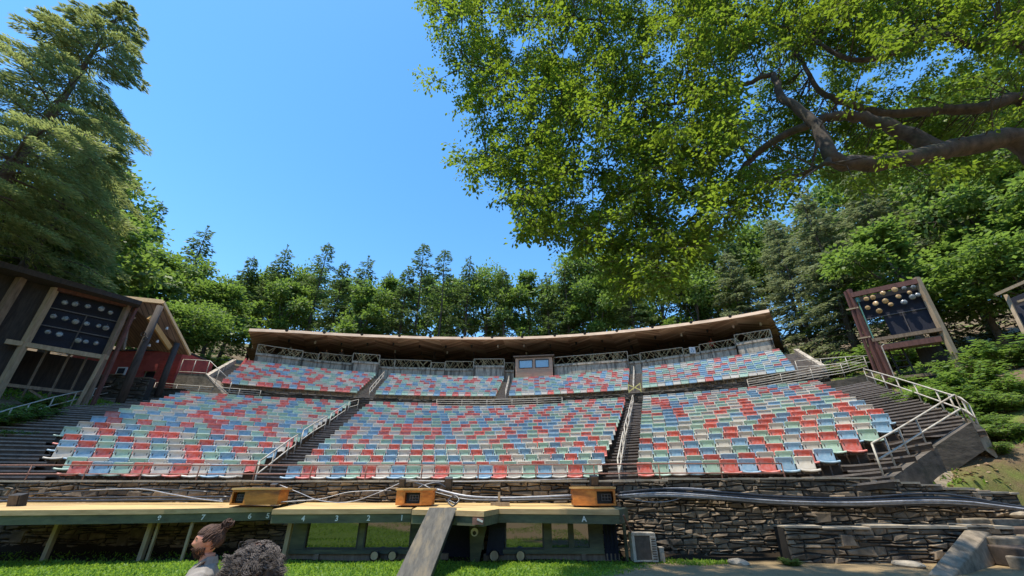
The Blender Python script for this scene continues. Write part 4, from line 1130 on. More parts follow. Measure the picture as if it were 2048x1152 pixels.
# gangplank
def gang():
    zt, Yt = DZ + .03, Pz(886, 1020, DZ).y + .02
    zc = Yt * C_ + (zt - CAMZ) * S_; Xt = (886 - 1024) / FPX * zc
    Yb = 9.0; yc = 9.9; zc2 = 9.9 * C_ - 1.7 * S_; Xm = (828 - 1024) / FPX * zc2
    Xm = -1.85; t = (Yt - Yb) / (Yt - 9.16); Xb = Xt + (Xm - Xt) * t
    zb = .02
    zt_ = .0 + zt
    a, b = Vector((Xb, Yb, zb)), Vector((Xt, Yt, zt_))
    r = empty('gangplank', a, 0, 'grey board ramp leaning from the stage floor up to the deck', 'ramp')
    m_ = MB(); m_.beam(a, b, .66, .05); m_.build('board', M['ramp'], r)
    m_ = MB()
    sx = (b - a).normalized().cross(UP).normalized()
    for s in (-.30, .30): m_.beam(a + sx*s - UP*.06, b + sx*s - UP*.06, .05, .10)
    m_.build('stringer', M['dark'], r)
gang()

# plywood speaker boxes on the deck
def spk_box(px0, px1, py0, py1, Y, op, label):
    bl, br = P(px0 + 5, py1, Y), P(px1 - 5, py1, Y); zb = DZ + .06; z1 = P(px0, py0, Y).z
    x0, x1 = bl.x, br.x; h = z1 - zb; W = x1 - x0
    r = empty('speaker_box', ((x0+x1)/2, Y, zb), 0, label, 'speaker box', 'plywood boxes on the deck')
    # plan: a front with a splayed face
    if op == 'left': plan = [(x0, Y+.05), (x0+.04*W, Y-.02), (x0+.35*W, Y-.05), (x1-.03, Y+.10), (x1, Y+.55), (x0, Y+.55)]; f = (1, 2)
    elif op == 'mid': plan = [(x0, Y+.1), (x0+.22*W, Y), (x0+.74*W, Y), (x1, Y+.1), (x1, Y+.55), (x0, Y+.55)]; f = (1, 2)
    else: plan = [(x0, Y+.10), (x0+.48*W, Y-.06), (x1-.03, Y), (x1, Y+.1), (x1, Y+.55), (x0, Y+.55)]; f = (1, 2)
    m_ = MB(); n = len(plan); th = .02
    for i in range(n):
        a, b = plan[i], plan[(i+1) % n]
        if i == f[0]:           # open face: frame only
            A, B = Vector((*a, 0)), Vector((*b, 0)); d = B - A
            for u0, u1, v0, v1 in ((0, .10, 0, 1), (.90, 1, 0, 1), (.10, .90, 0, .12), (.10, .90, .86, 1)):
                q0, q1 = A + d*u0, A + d*u1
                m_.prism([q0 + UP*(zb+h*v0), q1 + UP*(zb+h*v0), q1 + UP*(zb+h*v1), q0 + UP*(zb+h*v1)], Vector((0, th, 0)))
        else:
            m_.add([(*a, zb), (*b, zb), (*b, zb+h), (*a, zb+h)], [(0,1,2,3)])
    m_.build('case', M['orange'], r)
    c = [(sum(p[0] for p in plan)/n), (sum(p[1] for p in plan)/n)]
    l_ = MB(); l_.prism([(c[0]+(p[0]-c[0])*1.06, c[1]+(p[1]-c[1])*1.12, zb+h+.003) for p in plan], (0, 0, .045)); l_.build('lid', M['orangelid'], r)
    a, b = Vector((*plan[f[0]], 0)), Vector((*plan[f[1]], 0)); d = b - a
    k_ = MB(); k_.prism([a + d*.1 + UP*(zb+.03) + Vector((0,.16,0)), b - d*.1 + UP*(zb+.03) + Vector((0,.16,0)), b - d*.1 + UP*(zb+h*.88) + Vector((0,.16,0)), a + d*.1 + UP*(zb+h*.88) + Vector((0,.16,0))], (0, .02, 0)); k_.build('speaker_cone', M['dark'], r)
    w_ = MB()
    g0 = a + d*.35 + Vector((0,.05,0)); g1 = a + d*.80 + Vector((0,.05,0)); z0, z2 = zb + h*.30, zb + h*.68
    for u in (0, .33, .66, 1): q = g0.lerp(g1, u); w_.tube([q + UP*z0, q + UP*z2], .009, 5)
    for z in (z0, (z0+z2)/2, z2): w_.tube([g0 + UP*z, g1 + UP*z], .009, 5)
    w_.build('wire_guard', M['bracket'], r)
spk_box(450, 556, 980, 1012, 11.75, 'left', 'plywood speaker box furthest left on the deck')
spk_box(783, 866, 981, 1013, 11.60, 'mid', 'plywood speaker box above the top of the ramp')
spk_box(1144, 1240, 978, 1012, 11.45, 'right', 'plywood speaker box at the right end of the deck')

# small black floodlights and posts on and before the wall
def flood(px, py, Y, label, s=.16):
    p = P(px, py, Y); r = empty('floodlight', p, 0, label, 'floodlight', 'black floodlights by the wall')
    m_ = MB(); m_.box(p, (s*1.1, s*.8, s*1.4), (.25, 0, .1)); m_.build('housing', M['dark'], r, bevel=.01)
    m_ = MB(); m_.box(p + Vector((0, -s*.46, .0)), (s*.85, .015, s*1.1), (.25, 0, .1)); m_.build('lens', M['grille'], r)
    m_ = MB(); m_.tube([p - UP*s*.4, p - UP*(s*.4 + .30)], .018, 6); m_.build('stand', M['bracket'], r)
    return r
flood(548, 976, 12.45, 'black floodlight behind the left plywood box'); flood(805, 965, 12.55, 'black floodlight left of the cable tangle on the wall')
flood(897, 966, 12.5, 'black floodlight right of the cable tangle on the wall', .2); flood(1188, 962, 12.2, 'black floodlight on the wall above the right plywood box', .2)
fl_ = flood(35, 1003, 11.75, 'large black spotlight at the left end of the deck', .26)
ws = MB(); p = P(998, 1008, 11.9); ws.bbox(p.x-.03, p.x+.03, 11.9, 11.96, DZ+.03, DZ+.36); ws.bbox(p.x-.22, p.x+.28, 11.84, 11.90, DZ+.03, DZ+.12); tag(ws.build('timber_stub', M['paletimber']), 'short upright timber stub standing on the middle of the deck', 'post')
# cables and conduits
def cable(pts, r, mat, label, n=12):
    P_ = [P(*q) if not isinstance(q, Vector) else q for q in pts]
    out = []
    for i in range(len(P_) - 1):
        p0 = P_[max(i-1, 0)]; p1, p2 = P_[i], P_[i+1]; p3 = P_[min(i+2, len(P_)-1)]
        for t in np.linspace(0, 1, n // 2, endpoint=False):
            t = float(t)
            out.append(.5 * ((2*p1) + (p2-p0)*t + (2*p0-5*p1+4*p2-p3)*t*t + (3*p1-p0-3*p2+p3)*t**3))
    out.append(P_[-1])
    m_ = MB(); m_.tube(out, r, 6); return tag(m_.build('cable', M[mat], smooth=True), label, 'cable', 'cables along the wall and deck')
for i, (dy, dY, r, mt, lab) in enumerate(((0, 0, .05, 'cable', 'thickest black cable sagging along the right stone wall'), (7, -.06, .045, 'cablegrey', 'grey conduit lowest in the bundle on the right wall'), (-5, -.02, .028, 'cable', 'black cable topmost in the bundle on the right wall'), (4, -.12, .022, 'cablegrey', 'thin grey cable lying across the bundle on the right wall'), (11, -.02, .03, 'cable', 'black cable hanging below the grey conduit on the right wall'))):
    cable([(1236, 989 + dy*.6, 11.75 + dY), (1330, 985 + dy - i, 11.75 + dY), (1450, 990 + dy, 11.68 + dY), (1560, 998 + dy, 11.66 + dY), (1700, 1001 + dy, 11.62 + dY), (1850, 996 + dy*(1.2 if i != 2 else 1.8), 11.6 + dY), (1930, 999 + dy*1.1, 11.65 + dY), (1990, 1008 + dy*.6, 11.75 + dY), (2060, 1018 + dy*.4, 11.8 + dY)], r, mt, lab)
cable([(1245, 992, 11.7), (1290, 1003, 11.7), (1340, 1002, 11.7), (1385, 987, 11.7)], .012, 'cablegrey', 'thin looped wire hanging on the stone wall right of the deck')
cable([(1275, 985, 11.8), (1330, 977, 11.8), (1400, 978, 11.78), (1480, 990, 11.75)], .02, 'cablegrey', 'pale cable arching above the bundle on the right wall')
for lab, r, mt, pts in (
 ('pale cable swooping left of the left plywood box', .016, 'cablegrey', [(180, 980, 12.3), (280, 978, 12.3), (340, 988, 12.2), (400, 998, 12.1), (446, 1003, 11.9)]),
 ('grey cable rising to the left from the spotlight', .02, 'cable', [(0, 994, 12.4), (100, 986, 12.5), (200, 980, 12.5), (290, 977, 12.5), (420, 984, 12.4)]),
 ('thick black cable lying along the left deck edge', .035, 'cable', [(-60, 1003, 12.3), (150, 1002, 12.4), (330, 1000, 12.4), (450, 1000, 12.3)]),
 ('second black cable stacked at the foot of the wall', .03, 'cable', [(-60, 996, 12.6), (150, 996, 12.7), (330, 994, 12.7), (460, 994, 12.6)]),
 ('white wire dropping from the floodlight to the deck', .012, 'cablegrey', [(560, 970, 12.4), (600, 986, 12.3), (640, 1001, 12.0), (700, 1004, 11.9), (760, 984, 12.3), (800, 966, 12.5)]),
 ('white wire curving between the left and middle boxes', .012, 'cablegrey', [(562, 1004, 11.9), (640, 998, 12.1), (700, 984, 12.3), (782, 981, 12.4)]),
 ('black cable coil above the ramp', .03, 'cable', [(830, 966, 12.5), (850, 972, 12.3), (868, 985, 12.2), (846, 990, 12.2), (838, 976, 12.3), (872, 966, 12.4), (892, 975, 12.4)]),
 ('tangled black cable on the deck beside the ramp top', .022, 'cable', [(892, 1004, 11.5), (908, 992, 11.5), (918, 1000, 11.4), (905, 1012, 11.3), (896, 1001, 11.4), (912, 1008, 11.3)]),
 ('grey conduit on the deck right of the ramp', .035, 'cablegrey', [(870, 978, 12.4), (930, 992, 12.1), (1000, 996, 12.05), (1080, 994, 12.0), (1146, 991, 11.95)]),
 ('black cable under the grey conduit right of the ramp', .03, 'cable', [(866, 984, 12.3), (930, 999, 12.0), (1010, 1001, 11.95), (1090, 999, 11.9), (1146, 998, 11.85)]),
 ('pale cable along the wall top between the floodlights', .014, 'cablegrey', [(812, 960, 12.5), (900, 963, 12.45), (1040, 961, 12.4), (1175, 957, 12.2)])):
    cable(pts, r, mt, lab)
# air conditioner and leaning pole
def aircon():
    p = Pz(1289, 1117, .0); Y = 11.25; x = (1290 - 1024)/FPX*(Y*C_ - 1.4*S_)
    r = empty('air_conditioner', (x, Y, 0), 0, 'worn cream air conditioning unit standing at the wall foot', 'air conditioner')
    W, H, D = .58, .56, .30
    m_ = MB(); m_.bbox(x-W/2, x-W/2+.07, Y, Y+D, .03, H); m_.bbox(x+W/2-.14, x+W/2, Y, Y+D, .03, H); m_.bbox(x-W/2, x+W/2, Y+.002, Y+D, H, H+.06); m_.bbox(x-W/2+.07, x+W/2-.14, Y+.02, Y+D, .03, .07)
    m_.build('case', M['cream'], r, bevel=.008)
    m_ = MB(); m_.bbox(x-W/2+.07, x+W/2-.14, Y+.03, Y+D-.02, .07, H); m_.build('grille', M['grille'], r)
    m_ = MB()
    for i in range(9): m_.bbox(x+W/2-.12, x+W/2-.02, Y-.006, Y+.004, .08+i*.05, .105+i*.05)
    m_.build('louvre', M['grille'], r)
    q = MB(); q.bbox(x+W/2+.06, x+W/2+.17, Y+.05, Y+.2, 0, .30); q.bbox(x+W/2+.05, x+W/2+.18, Y+.04, Y+.21, .30, .32); q.build('valve_box', M['cream'], r)
aircon()
m_ = MB(); m_.tube([P(1247, 1030, 10.9), Pz(1284, 1117, .0)], .022, 6); tag(m_.build('leaning_pole', M['rustpipe']), 'thin rusty pole leaning on the deck corner before the air conditioner', 'pole')
# ------------------------------------------------------------------ right: stone stair, slab, path
sb = MB()
q = [P(1938, 1047, 11.5), P(1990, 1047, 11.6), P(1905, 1155, 9.85), P(1848, 1155, 9.85)]
q2 = [v - UP * .5 for v in q]
sb.add(q + q2, [(0,3,2,1), (0,1,5,4), (1,2,6,5), (2,3,7,6), (3,0,4,7)])
tag(sb.build('stair_ramp_slab', M['concrete'], bevel=.03), 'long grey concrete slab sloping beside the rough stone steps', 'slab')
st = empty('stone_steps', P(2000, 1120, 10.4), 0, 'rough stone steps climbing at the far right corner', 'steps')
rr = random.Random(11)
for i in range(7):
    Y0 = 9.7 + i * .42; z1 = .10 + i * .155
    m_ = MB(); x = 10.9 + i * .12
    while x < 16:
        wd = rr.uniform(.5, 1.1); h = rr.uniform(-.015, .015)
        m_.box((x + wd/2, Y0 + .28, z1 - .2 + h), (wd - .02, .56 + rr.uniform(-.06, .06), .4), (rr.uniform(-.03, .03), rr.uniform(-.02, .02), rr.uniform(-.05, .05))); x += wd
    m_.build('step', M['concrete'] if i % 2 else M['tread'], st, bevel=.03)
pa = MB()
pts = [(11.9, 12.5), (13.0, 12.35), (14.6, 16.2), (13.7, 16.6)]
N = 8
for i in range(N):
    a = Vector((11.9 + (13.9 - 11.9)*i/N, 12.35 + 4.1*i/N, 0)); b = Vector((11.9 + 2.0*(i+1)/N, 12.35 + 4.1*(i+1)/N, 0))
    for v in (a, b): v.z = ground_z(v.x + .4, v.y) + .05
    wv = Vector((.95, -.1, 0))
    pa.add([a, a + wv, b + wv, b, a - UP*.25, a + wv - UP*.25, b + wv - UP*.25, b - UP*.25], [(0,1,2,3), (1,5,6,2), (0,4,5,1), (0,3,7,4)])
tag(pa.build('concrete_path', M['concrete']), kind='structure')
# loose stones by the walls
for i, (px, py, Y, s, lab) in enumerate(((1475, 1117, 11.2, .30, 'flat pale stone at the foot of the right stone wall'), (1810, 1113, 10.9, .32, 'flat stone at the foot of the low wall'), (2020, 1000, 12.2, .4, 'block of stone where the cables end'), (1960, 1030, 11.9, .35, 'flat stone slab above the sloping slab'))):
    p = P(px, py, Y); bm = bmesh.new(); bmesh.ops.create_icosphere(bm, subdivisions=2, radius=1)
    for v in bm.verts: v.co = Vector((v.co.x * s * rr.uniform(.85, 1.1), v.co.y * s * .7, v.co.z * s * .28 * rr.uniform(.8, 1.1)))
    me = bpy.data.meshes.new('loose_stone'); bm.to_mesh(me); bm.free(); me.materials.append(M['stonecap'])
    o = link('loose_stone', me); o.location = (p.x, p.y, ground_z(p.x, p.y) + s*.12); o.rotation_euler = (0, 0, rr.uniform(0, 3)); tag(o, lab, 'stone')

# ------------------------------------------------------------------ lighting structures left and right
class Frame:
    """a vertical plane: u along it, z up, o out of it"""
    def __init__(s, O, u): s.O = Vector((O[0], O[1], 0)); s.u = Vector((u[0], u[1], 0)).normalized(); s.n = Vector((s.u.y, -s.u.x, 0))
    def p(s, u, z, o=0): return s.O + s.u * u + s.n * o + UP * z
def lampgrid(F, root, spots, lens, r=.15):
    R_ = random.Random(len(spots)); r0 = r
    for (u, z, k) in spots:
        r = r0 * R_.uniform(.82, 1.12); u += R_.uniform(-.05, .05); z += R_.uniform(-.05, .05)
        ax = (F.n + F.u * R_.uniform(-.35, .35) + UP * R_.uniform(-.45, .1)).normalized()
        m_ = MB(); c0 = F.p(u, z, .02); c1 = c0 + ax * .22
        m_.tube([c0, c0.lerp(c1, .5), c1], [r*.55, r*.8, r], 12, True)
        o = m_.build('stage_lamp', M['dark'], root)
        d_ = MB(); d_.tube([c1 + ax*.001, c1 + ax*.02, c1 + ax*.045, c1 + ax*.055], [r*.88, r*.80, r*.45, r*.02], 14)
        d_.build('lens', M[lens[k]], o)
        y_ = MB(); y_.tube([c0 + UP*r*1.2 - F.n*.02, c0 + UP*r*1.25 + ax*.10, c0 + F.u*r*1.1 + ax*.12], .014, 5); y_.build('yoke', M['bracket'], o)
def left_barn():
    F = Frame((-25.3, 20.0), (.633, .774))
    r = empty('lighting_barn', F.p(1, 5), 0, 'dark timber barn front with a black netted bay of stage lamps', 'barn')
    g0 = 4.2
    m_ = MB()
    for (u0, u1, z0, z1, o) in ((-11, -1.25, g0, 12.2, -.3), (-1.25, -.15, g0, 11.6, -.25), (.0, 3.3, 5.0, 8.3, -2.0)):
        m_.prism([F.p(u0, z0, o), F.p(u1, z0, o), F.p(u1, z1, o), F.p(u0, z1, o)], F.n * -.15)
    m_.build('wall', M['barn'], r)
    m_ = MB(); m_.prism([F.p(-11, 11.9, .9), F.p(3.5, 11.35, .9), F.p(3.5, 11.6, .9), F.p(-11, 12.3, .9)], F.n * -4.2); m_.build('roof', M['barn'], r)
    m_ = MB(); m_.prism([F.p(.05, 8.25, -.2), F.p(2.95, 8.25, -.2), F.p(2.95, 11.3, -.2), F.p(.05, 11.3, -.2)], F.n * -.03); m_.build('netting', M['navy'], r)
    m_ = MB()
    for z in (9.35, 10.35): m_.beam(F.p(.05, z, -.1), F.p(2.95, z, -.1), .04, .05)
    m_.beam(F.p(1.6, 8.3, -.1), F.p(1.6, 10.35, -.1), .04, .05); m_.build('pipe', M['bracket'], r)
    for (a, b, wd, mt) in ((F.p(-.05, g0, .1), F.p(-.05, 11.4, .1), .26, 'paletimber'), (F.p(3.05, g0, .1), F.p(3.05, 11.5, .1), .24, 'wood'), (F.p(3.42, g0, .05), F.p(3.42, 11.7, .05), .16, 'redtimber'),
                           (F.p(2.75, g0, .25), F.p(3.0, 8.3, .25), .12, 'paletimber'), (F.p(-1.35, g0, .05), F.p(-1.35, 11.5, .05), .30, 'wood'), (F.p(-2.6, g0, .0), F.p(-2.6, 8.3, .0), .14, 'wood')):
        m_ = MB(); m_.beam(a, b, wd, wd); m_.build('post', M[mt], r)
    for (a, b, w_, h_, mt) in ((F.p(-.7, 8.15, .12), F.p(3.2, 8.15, .12), .2, .24, 'paletimber'), (F.p(-.1, 6.1, .05), F.p(3.2, 6.1, .05), .12, .16, 'wood'), (F.p(0, 11.35, .1), F.p(3.2, 11.35, .1), .2, .2, 'redtimber'), (F.p(.9, 6.0, 0), F.p(2.3, 5.2, 0), .1, .1, 'wood'), (F.p(-6, 8.3, .0), F.p(-1.3, 8.1, .0), .14, .18, 'wood')):
        m_ = MB(); m_.beam(a, b, w_, h_); m_.build('beam', M[mt], r)
    for u in (.8, 1.7, 2.4):
        m_ = MB(); m_.beam(F.p(u, 4.6, -.6), F.p(u, 8.2, -.6), .07, .07); m_.build('stud', M['wood'], r)
    spots = [(.55+.48*i, 10.75 + .03*(i % 2), 0) for i in range(5)] + [(.45+.42*i, 9.85, 0) for i in range(6)] + [(.55, 9.0, 0), (.95, 8.95, 0), (1.75, 8.85, 0), (2.05, 8.85, 0), (2.4, 8.85, 0)]
    lampgrid(F, r, spots, ('greylens', 'lens'), .15)
left_barn()
def pavilion():
    A, B, C2, D = P(246, 598, 23.6), P(326, 606, 25.0), P(380, 711, 28.5), P(232, 690, 27.2)
    r = empty('log_pavilion', P(300, 780, 26), 0, 'open pavilion with log posts and a plank ceiling tilted to the stage', 'pavilion')
    nrm = (B - A).cross(D - A).normalized()
    if nrm.z < 0: nrm = -nrm
    m_ = MB(); m_.prism([A, B, C2, D], nrm * .04); o = m_.build('ceiling', M['soffit2'], r)
    m_ = MB(); m_.prism([A + nrm*.045, B + nrm*.045, C2 + nrm*.045, D + nrm*.045], nrm * .2); m_.build('roof', M['grille'], r)
    m_ = MB()
    for a, b in ((A, B), (B, C2)):
        m_.beam(a + nrm*.08, b + nrm*.08, .10, .34, up=nrm)
    m_.build('trim_board', M['tanboard'], r)
    for (t, b, Y, rr_) in (((297, 618), (246, 790), 24.3, .21), ((346, 692), (321, 775), 27.3, .19)):
        p = P(*b, Y); tz = P(*t, Y).z
        l_ = MB(); l_.tube([(p.x, Y, p.z - .6), (p.x - .03, Y, (p.z + tz)/2), (p.x, Y, tz + .2)], [rr_*1.08, rr_*.98, rr_*.9], 12); l_.build('log_post', M['log'], r, True)
    m_ = MB(); m_.beam(P(298, 634, 24.6), P(340, 696, 27.1), .14, .34); m_.build('brace', M['orangelid'], r)
    m_ = MB(); m_.beam(P(262, 612, 23.2), P(246, 700, 23.2), .14, .14); m_.beam(P(250, 632, 23.15), P(270, 636, 23.15), .12, .12); m_.build('cross_post', M['wood'], r)
    for px, py in ((286, 668), (290, 678)):
        l_ = MB(); c = P(px, py, 24.0); pts = [c + Vector((math.cos(t)*.14, .02, math.sin(t)*.14)) for t in np.linspace(0, 6.28, 14)]; l_.tube(pts, .03, 5); l_.build('cable_hook', M['dark'], r)
    for px, py in ((300, 688), (316, 680), (318, 656), (335, 654)):
        l_ = MB(); c = P(px, py, 26.0); l_.tube([c, c - UP*.18], [.05, .09], 8); l_.build('downlight', M['white'], r)
t = NT('plank_ceiling'); wv = t.n('TexWave', Scale=1.6, Distortion=.4); wv.bands_direction = 'X'; t.l(t.coords((1, .6, .3)), wv.inputs['Vector'])
nz = t.n('TexNoise', Scale=2.0, Detail=4.0); t.l(t.coords((3, .5, .5)), nz.inputs['Vector'])
c_ = t.ramp(nz.outputs['Fac'], [(.3, (.14,.085,.055,1)), (.7, (.30,.19,.12,1))]); gp = t.ramp(wv.outputs['Fac'], [(0, (.25,.25,.25,1)), (.15, (1,1,1,1))])
t.l(t.mix(1.0, c_, gp, 'MULTIPLY'), t.b.inputs['Base Color']); M['soffit2'] = t.m
pavilion()
def red_shed():
    F0 = P(228, 700, 30.5); F1 = P(364, 712, 30.5); zb = P(300, 800, 30.5).z - .5
    r = empty('red_shed', (F0.x, 30.5, zb), 0, 'red painted shed under the log pavilion with a dark doorway', 'shed')
    dx0, dx1 = P(284, 750, 30.5).x, P(309, 750, 30.5).x; zt = F0.z; dz = P(300, 742, 30.5).z
    m_ = MB(); m_.bbox(F0.x - 3, dx0, 30.5, 30.7, zb, zt); m_.bbox(dx1, F1.x, 30.5, 30.7, zb, zt - .15); m_.bbox(dx0, dx1, 30.502, 30.7, dz, zt - .1); m_.bbox(F1.x - .2, F1.x, 30.7, 34, zb, zt - .15)
    nb = int((zt - zb) / .2)
    for i in range(nb): m_.bbox(F0.x - 3, dx0, 30.475, 30.50, zb + i*.2, zb + i*.2 + .015); m_.bbox(dx1, F1.x, 30.475, 30.50, zb + i*.2, zb + i*.2 + .015)
    m_.build('wall', M['redwall'], r)
    m_ = MB(); m_.bbox(dx0, dx1, 30.8, 30.85, zb, dz); m_.build('doorway', M['navy'], r)
    m_ = MB(); m_.bbox(F0.x - 3, F1.x, 30.4, 34, zt - .1, zt + .02); m_.build('roof', M['barn'], r)
    q = P(243, 742, 30.4); m_ = MB(); m_.bbox(q.x - .35, q.x + .35, 30.36, 30.46, q.z - .3, q.z + .3); fo = m_.build('window', M['white'], r)
    m_ = MB(); m_.bbox(q.x - .26, q.x + .26, 30.34, 30.36, q.z - .21, q.z + .21); m_.build('pane', M['navy'], fo)
red_shed()
lw = [(P(186, 780, 25.2).x, 25.2), (P(292, 780, 25.6).x, 25.6)]
zt_ = P(250, 752, 25.4).z
ledge_wall('stone_wall', lw, lambda s: zt_ - 3.2, lambda s: zt_ + .1 * math.sin(s*2), 'rough stone wall below the red shed', course=(.15, .3), length=(.4, 1.0), mats=[M['mosswall'], M['mortar'], M['stone']])
lw = [(P(288, 790, 28.3).x, 28.3), (P(366, 790, 29.0).x, 29.0)]
zt2 = P(320, 777, 28.6).z
ledge_wall('stone_wall', lw, lambda s: zt2 - 2.2, lambda s: zt2, 'dark stone wall at the top left corner of the lower seats', course=(.15, .3), length=(.4, 1.0), mats=[M['mosswall'], M['mortar'], M['stone']])
def right_tower():
    F = Frame((21.5, 23.0), (2.4, -2.0)); W = 3.12
    r = empty('lighting_tower', F.p(1.5, 7), 0, 'red brown timber lighting tower with round amber stage lamps', 'lighting tower')
    m_ = MB(); m_.prism([F.p(.25, 10.75, -.1), F.p(W-.1, 10.75, -.1), F.p(W-.1, 12.2, -.1), F.p(.25, 12.2, -.1)], F.n * -.03)
    m_.prism([F.p(1.05, 9.5, -.1), F.p(W-.1, 9.5, -.1), F.p(W-.1, 10.72, -.1), F.p(1.05, 10.72, -.1)], F.n * -.03); m_.build('netting', M['navy'], r)
    m_ = MB(); m_.beam(F.p(.25, 10.74, -.03), F.p(W, 10.74, -.03), .04, .05); m_.beam(F.p(1.9, 9.5, -.03), F.p(1.9, 10.74, -.03), .03, .04); m_.build('pipe', M['bracket'], r)
    for (a, b, wd, mt) in ((F.p(.0, 6.3, .0), F.p(.0, 12.8, .0), .22, 'redtimber'), (F.p(-.28, 7.6, .05), F.p(-.22, 12.7, .05), .12, 'redtimber'), (F.p(.30, 6.3, .12), F.p(.22, 9.4, .12), .16, 'redtimber'), (F.p(W, 6.0, .05), F.p(W, 12.6, .05), .24, 'paletimber')):
        m_ = MB(); m_.beam(a, b, wd, wd); m_.build('post', M[mt], r)
    for (a, b, w_, h_, mt) in ((F.p(0, 12.35, .12), F.p(W, 12.35, .12), .16, .30, 'redtimber'), (F.p(.1, 9.35, .15), F.p(W, 9.35, .15), .14, .2, 'wood'), (F.p(.15, 8.85, .1), F.p(W-.2, 8.85, .1), .12, .3, 'redtimber'), (F.p(.2, 7.05, .1), F.p(W, 7.05, .1), .14, .16, 'wood'), (F.p(-.5, 11.5, .1), F.p(.1, 11.5, .1), .08, .08, 'paletimber'), (F.p(-.5, 9.6, .1), F.p(.1, 9.6, .1), .08, .08, 'paletimber')):
        m_ = MB(); m_.beam(a, b, w_, h_); m_.build('beam', M[mt], r)
    m_ = MB(); m_.prism([F.p(.15, 8.98, .1), F.p(W-.1, 8.98, .1), F.p(W-.1, 9.05, .1), F.p(.15, 9.05, .1)], F.n * -1.8); m_.build('platform', M['wood'], r)
    for u in (.75, 1.35):
        m_ = MB(); m_.beam(F.p(u, 7.0, -.3), F.p(u - .1, 8.9, -.3), .07, .07); m_.build('ladder_rail', M['barn'], r)
    for z in (7.35, 7.7, 8.05, 8.4):
        m_ = MB(); m_.beam(F.p(.75, z, -.3), F.p(1.35, z, -.3), .05, .05); m_.build('rung', M['barn'], r)
    m_ = MB(); m_.tube([F.p(.4, 6.8, .25), F.p(.4, 8.9, .25), F.p(.55, 9.0, .25)], .03, 6); m_.build('conduit', M['cream'], r)
    m_ = MB(); m_.tube([F.p(.2, 9.4, .05), F.p(.2, 12.0, .05)], .035, 6); m_.box(F.p(.2, 12.0, .05), (.16, .16, .3)); m_.build('teal_pipe', M['teal'], r)
    m_ = MB(); m_.prism([F.p(1.9, 6.2, -1.2), F.p(3.0, 6.2, -1.2), F.p(3.0, 8.8, -1.2), F.p(1.9, 8.8, -1.2)], F.n * -.2); m_.build('back_board', M['barn'], r)
    spots = [(.62, 11.95, 0), (1.02, 11.95, 0), (1.50, 12.02, 0), (1.98, 12.08, 0), (2.45, 12.12, 1), (.55, 11.35, 0), (.95, 11.5, 0), (1.4, 11.6, 0), (2.0, 11.7, 0), (2.45, 11.78, 0), (.95, 11.08, 0), (1.6, 11.3, 0), (2.15, 11.25, 1), (2.6, 11.5, 1), (2.85, 11.55, 1), (2.75, 12.05, 1)]
    lampgrid(F, r, spots, ('lens', 'greylens'), .16)
    m_ = MB(); m_.box(F.p(.3, 6.4, .2), (.9, .6, .8), (0, 0, -.6)); m_.build('base_block', M['redtimber'], r)
right_tower()
def far_frame():
    r = empty('lighting_tower', P(2030, 700, 19), 0, 'second lamp frame half hidden by leaves at the far right edge', 'lighting tower')
    for a, b, wd in ((P(2012, 590, 19), P(2050, 668, 18.8), .14), (P(1990, 590, 19), P(2075, 552, 18.2), .14), (P(2034, 604, 19), P(2080, 590, 18.5), .1)):
        m_ = MB(); m_.beam(a, b, wd, wd); m_.build('post', M['paletimber'], r)
    m_ = MB(); m_.prism([P(2018, 598, 19.2), P(2100, 565, 18.4), P(2110, 660, 18.4), P(2050, 672, 19.2)], Vector((0, .1, 0))); m_.build('netting', M['navy'], r)
far_frame()
# ------------------------------------------------------------------ trees
M['needle'] = leafmat('conifer_needles', [(.25, (.045,.075,.028,1)), (.5, (.10,.15,.05,1)), (.8, (.19,.25,.085,1))], .44, (.14,.22,.04,1))
M['hemlock'] = leafmat('hemlock_needles', [(.25, (.07,.09,.032,1)), (.5, (.16,.19,.07,1)), (.8, (.32,.34,.13,1))], .55, (.38,.44,.12,1))
M['greyhemlock'] = leafmat('grey_hemlock_needles', [(.25, (.10,.12,.065,1)), (.5, (.22,.25,.13,1)), (.8, (.36,.39,.21,1))], .5, (.2,.24,.08,1))
M['broad'] = leafmat('broad_leaves', [(.25, (.04,.08,.02,1)), (.5, (.11,.18,.04,1)), (.8, (.21,.29,.07,1))], .48, (.26,.40,.05,1))
M['maple'] = leafmat('maple_leaves', [(.25, (.022,.045,.008,1)), (.5, (.055,.10,.018,1)), (.8, (.12,.18,.035,1))], .52, (.36,.50,.03,1), .58, .2)
M['fern'] = leafmat('fern_leaves', [(.25, (.05,.11,.02,1)), (.5, (.11,.20,.035,1)), (.8, (.20,.30,.06,1))], .40, (.3,.45,.06,1))

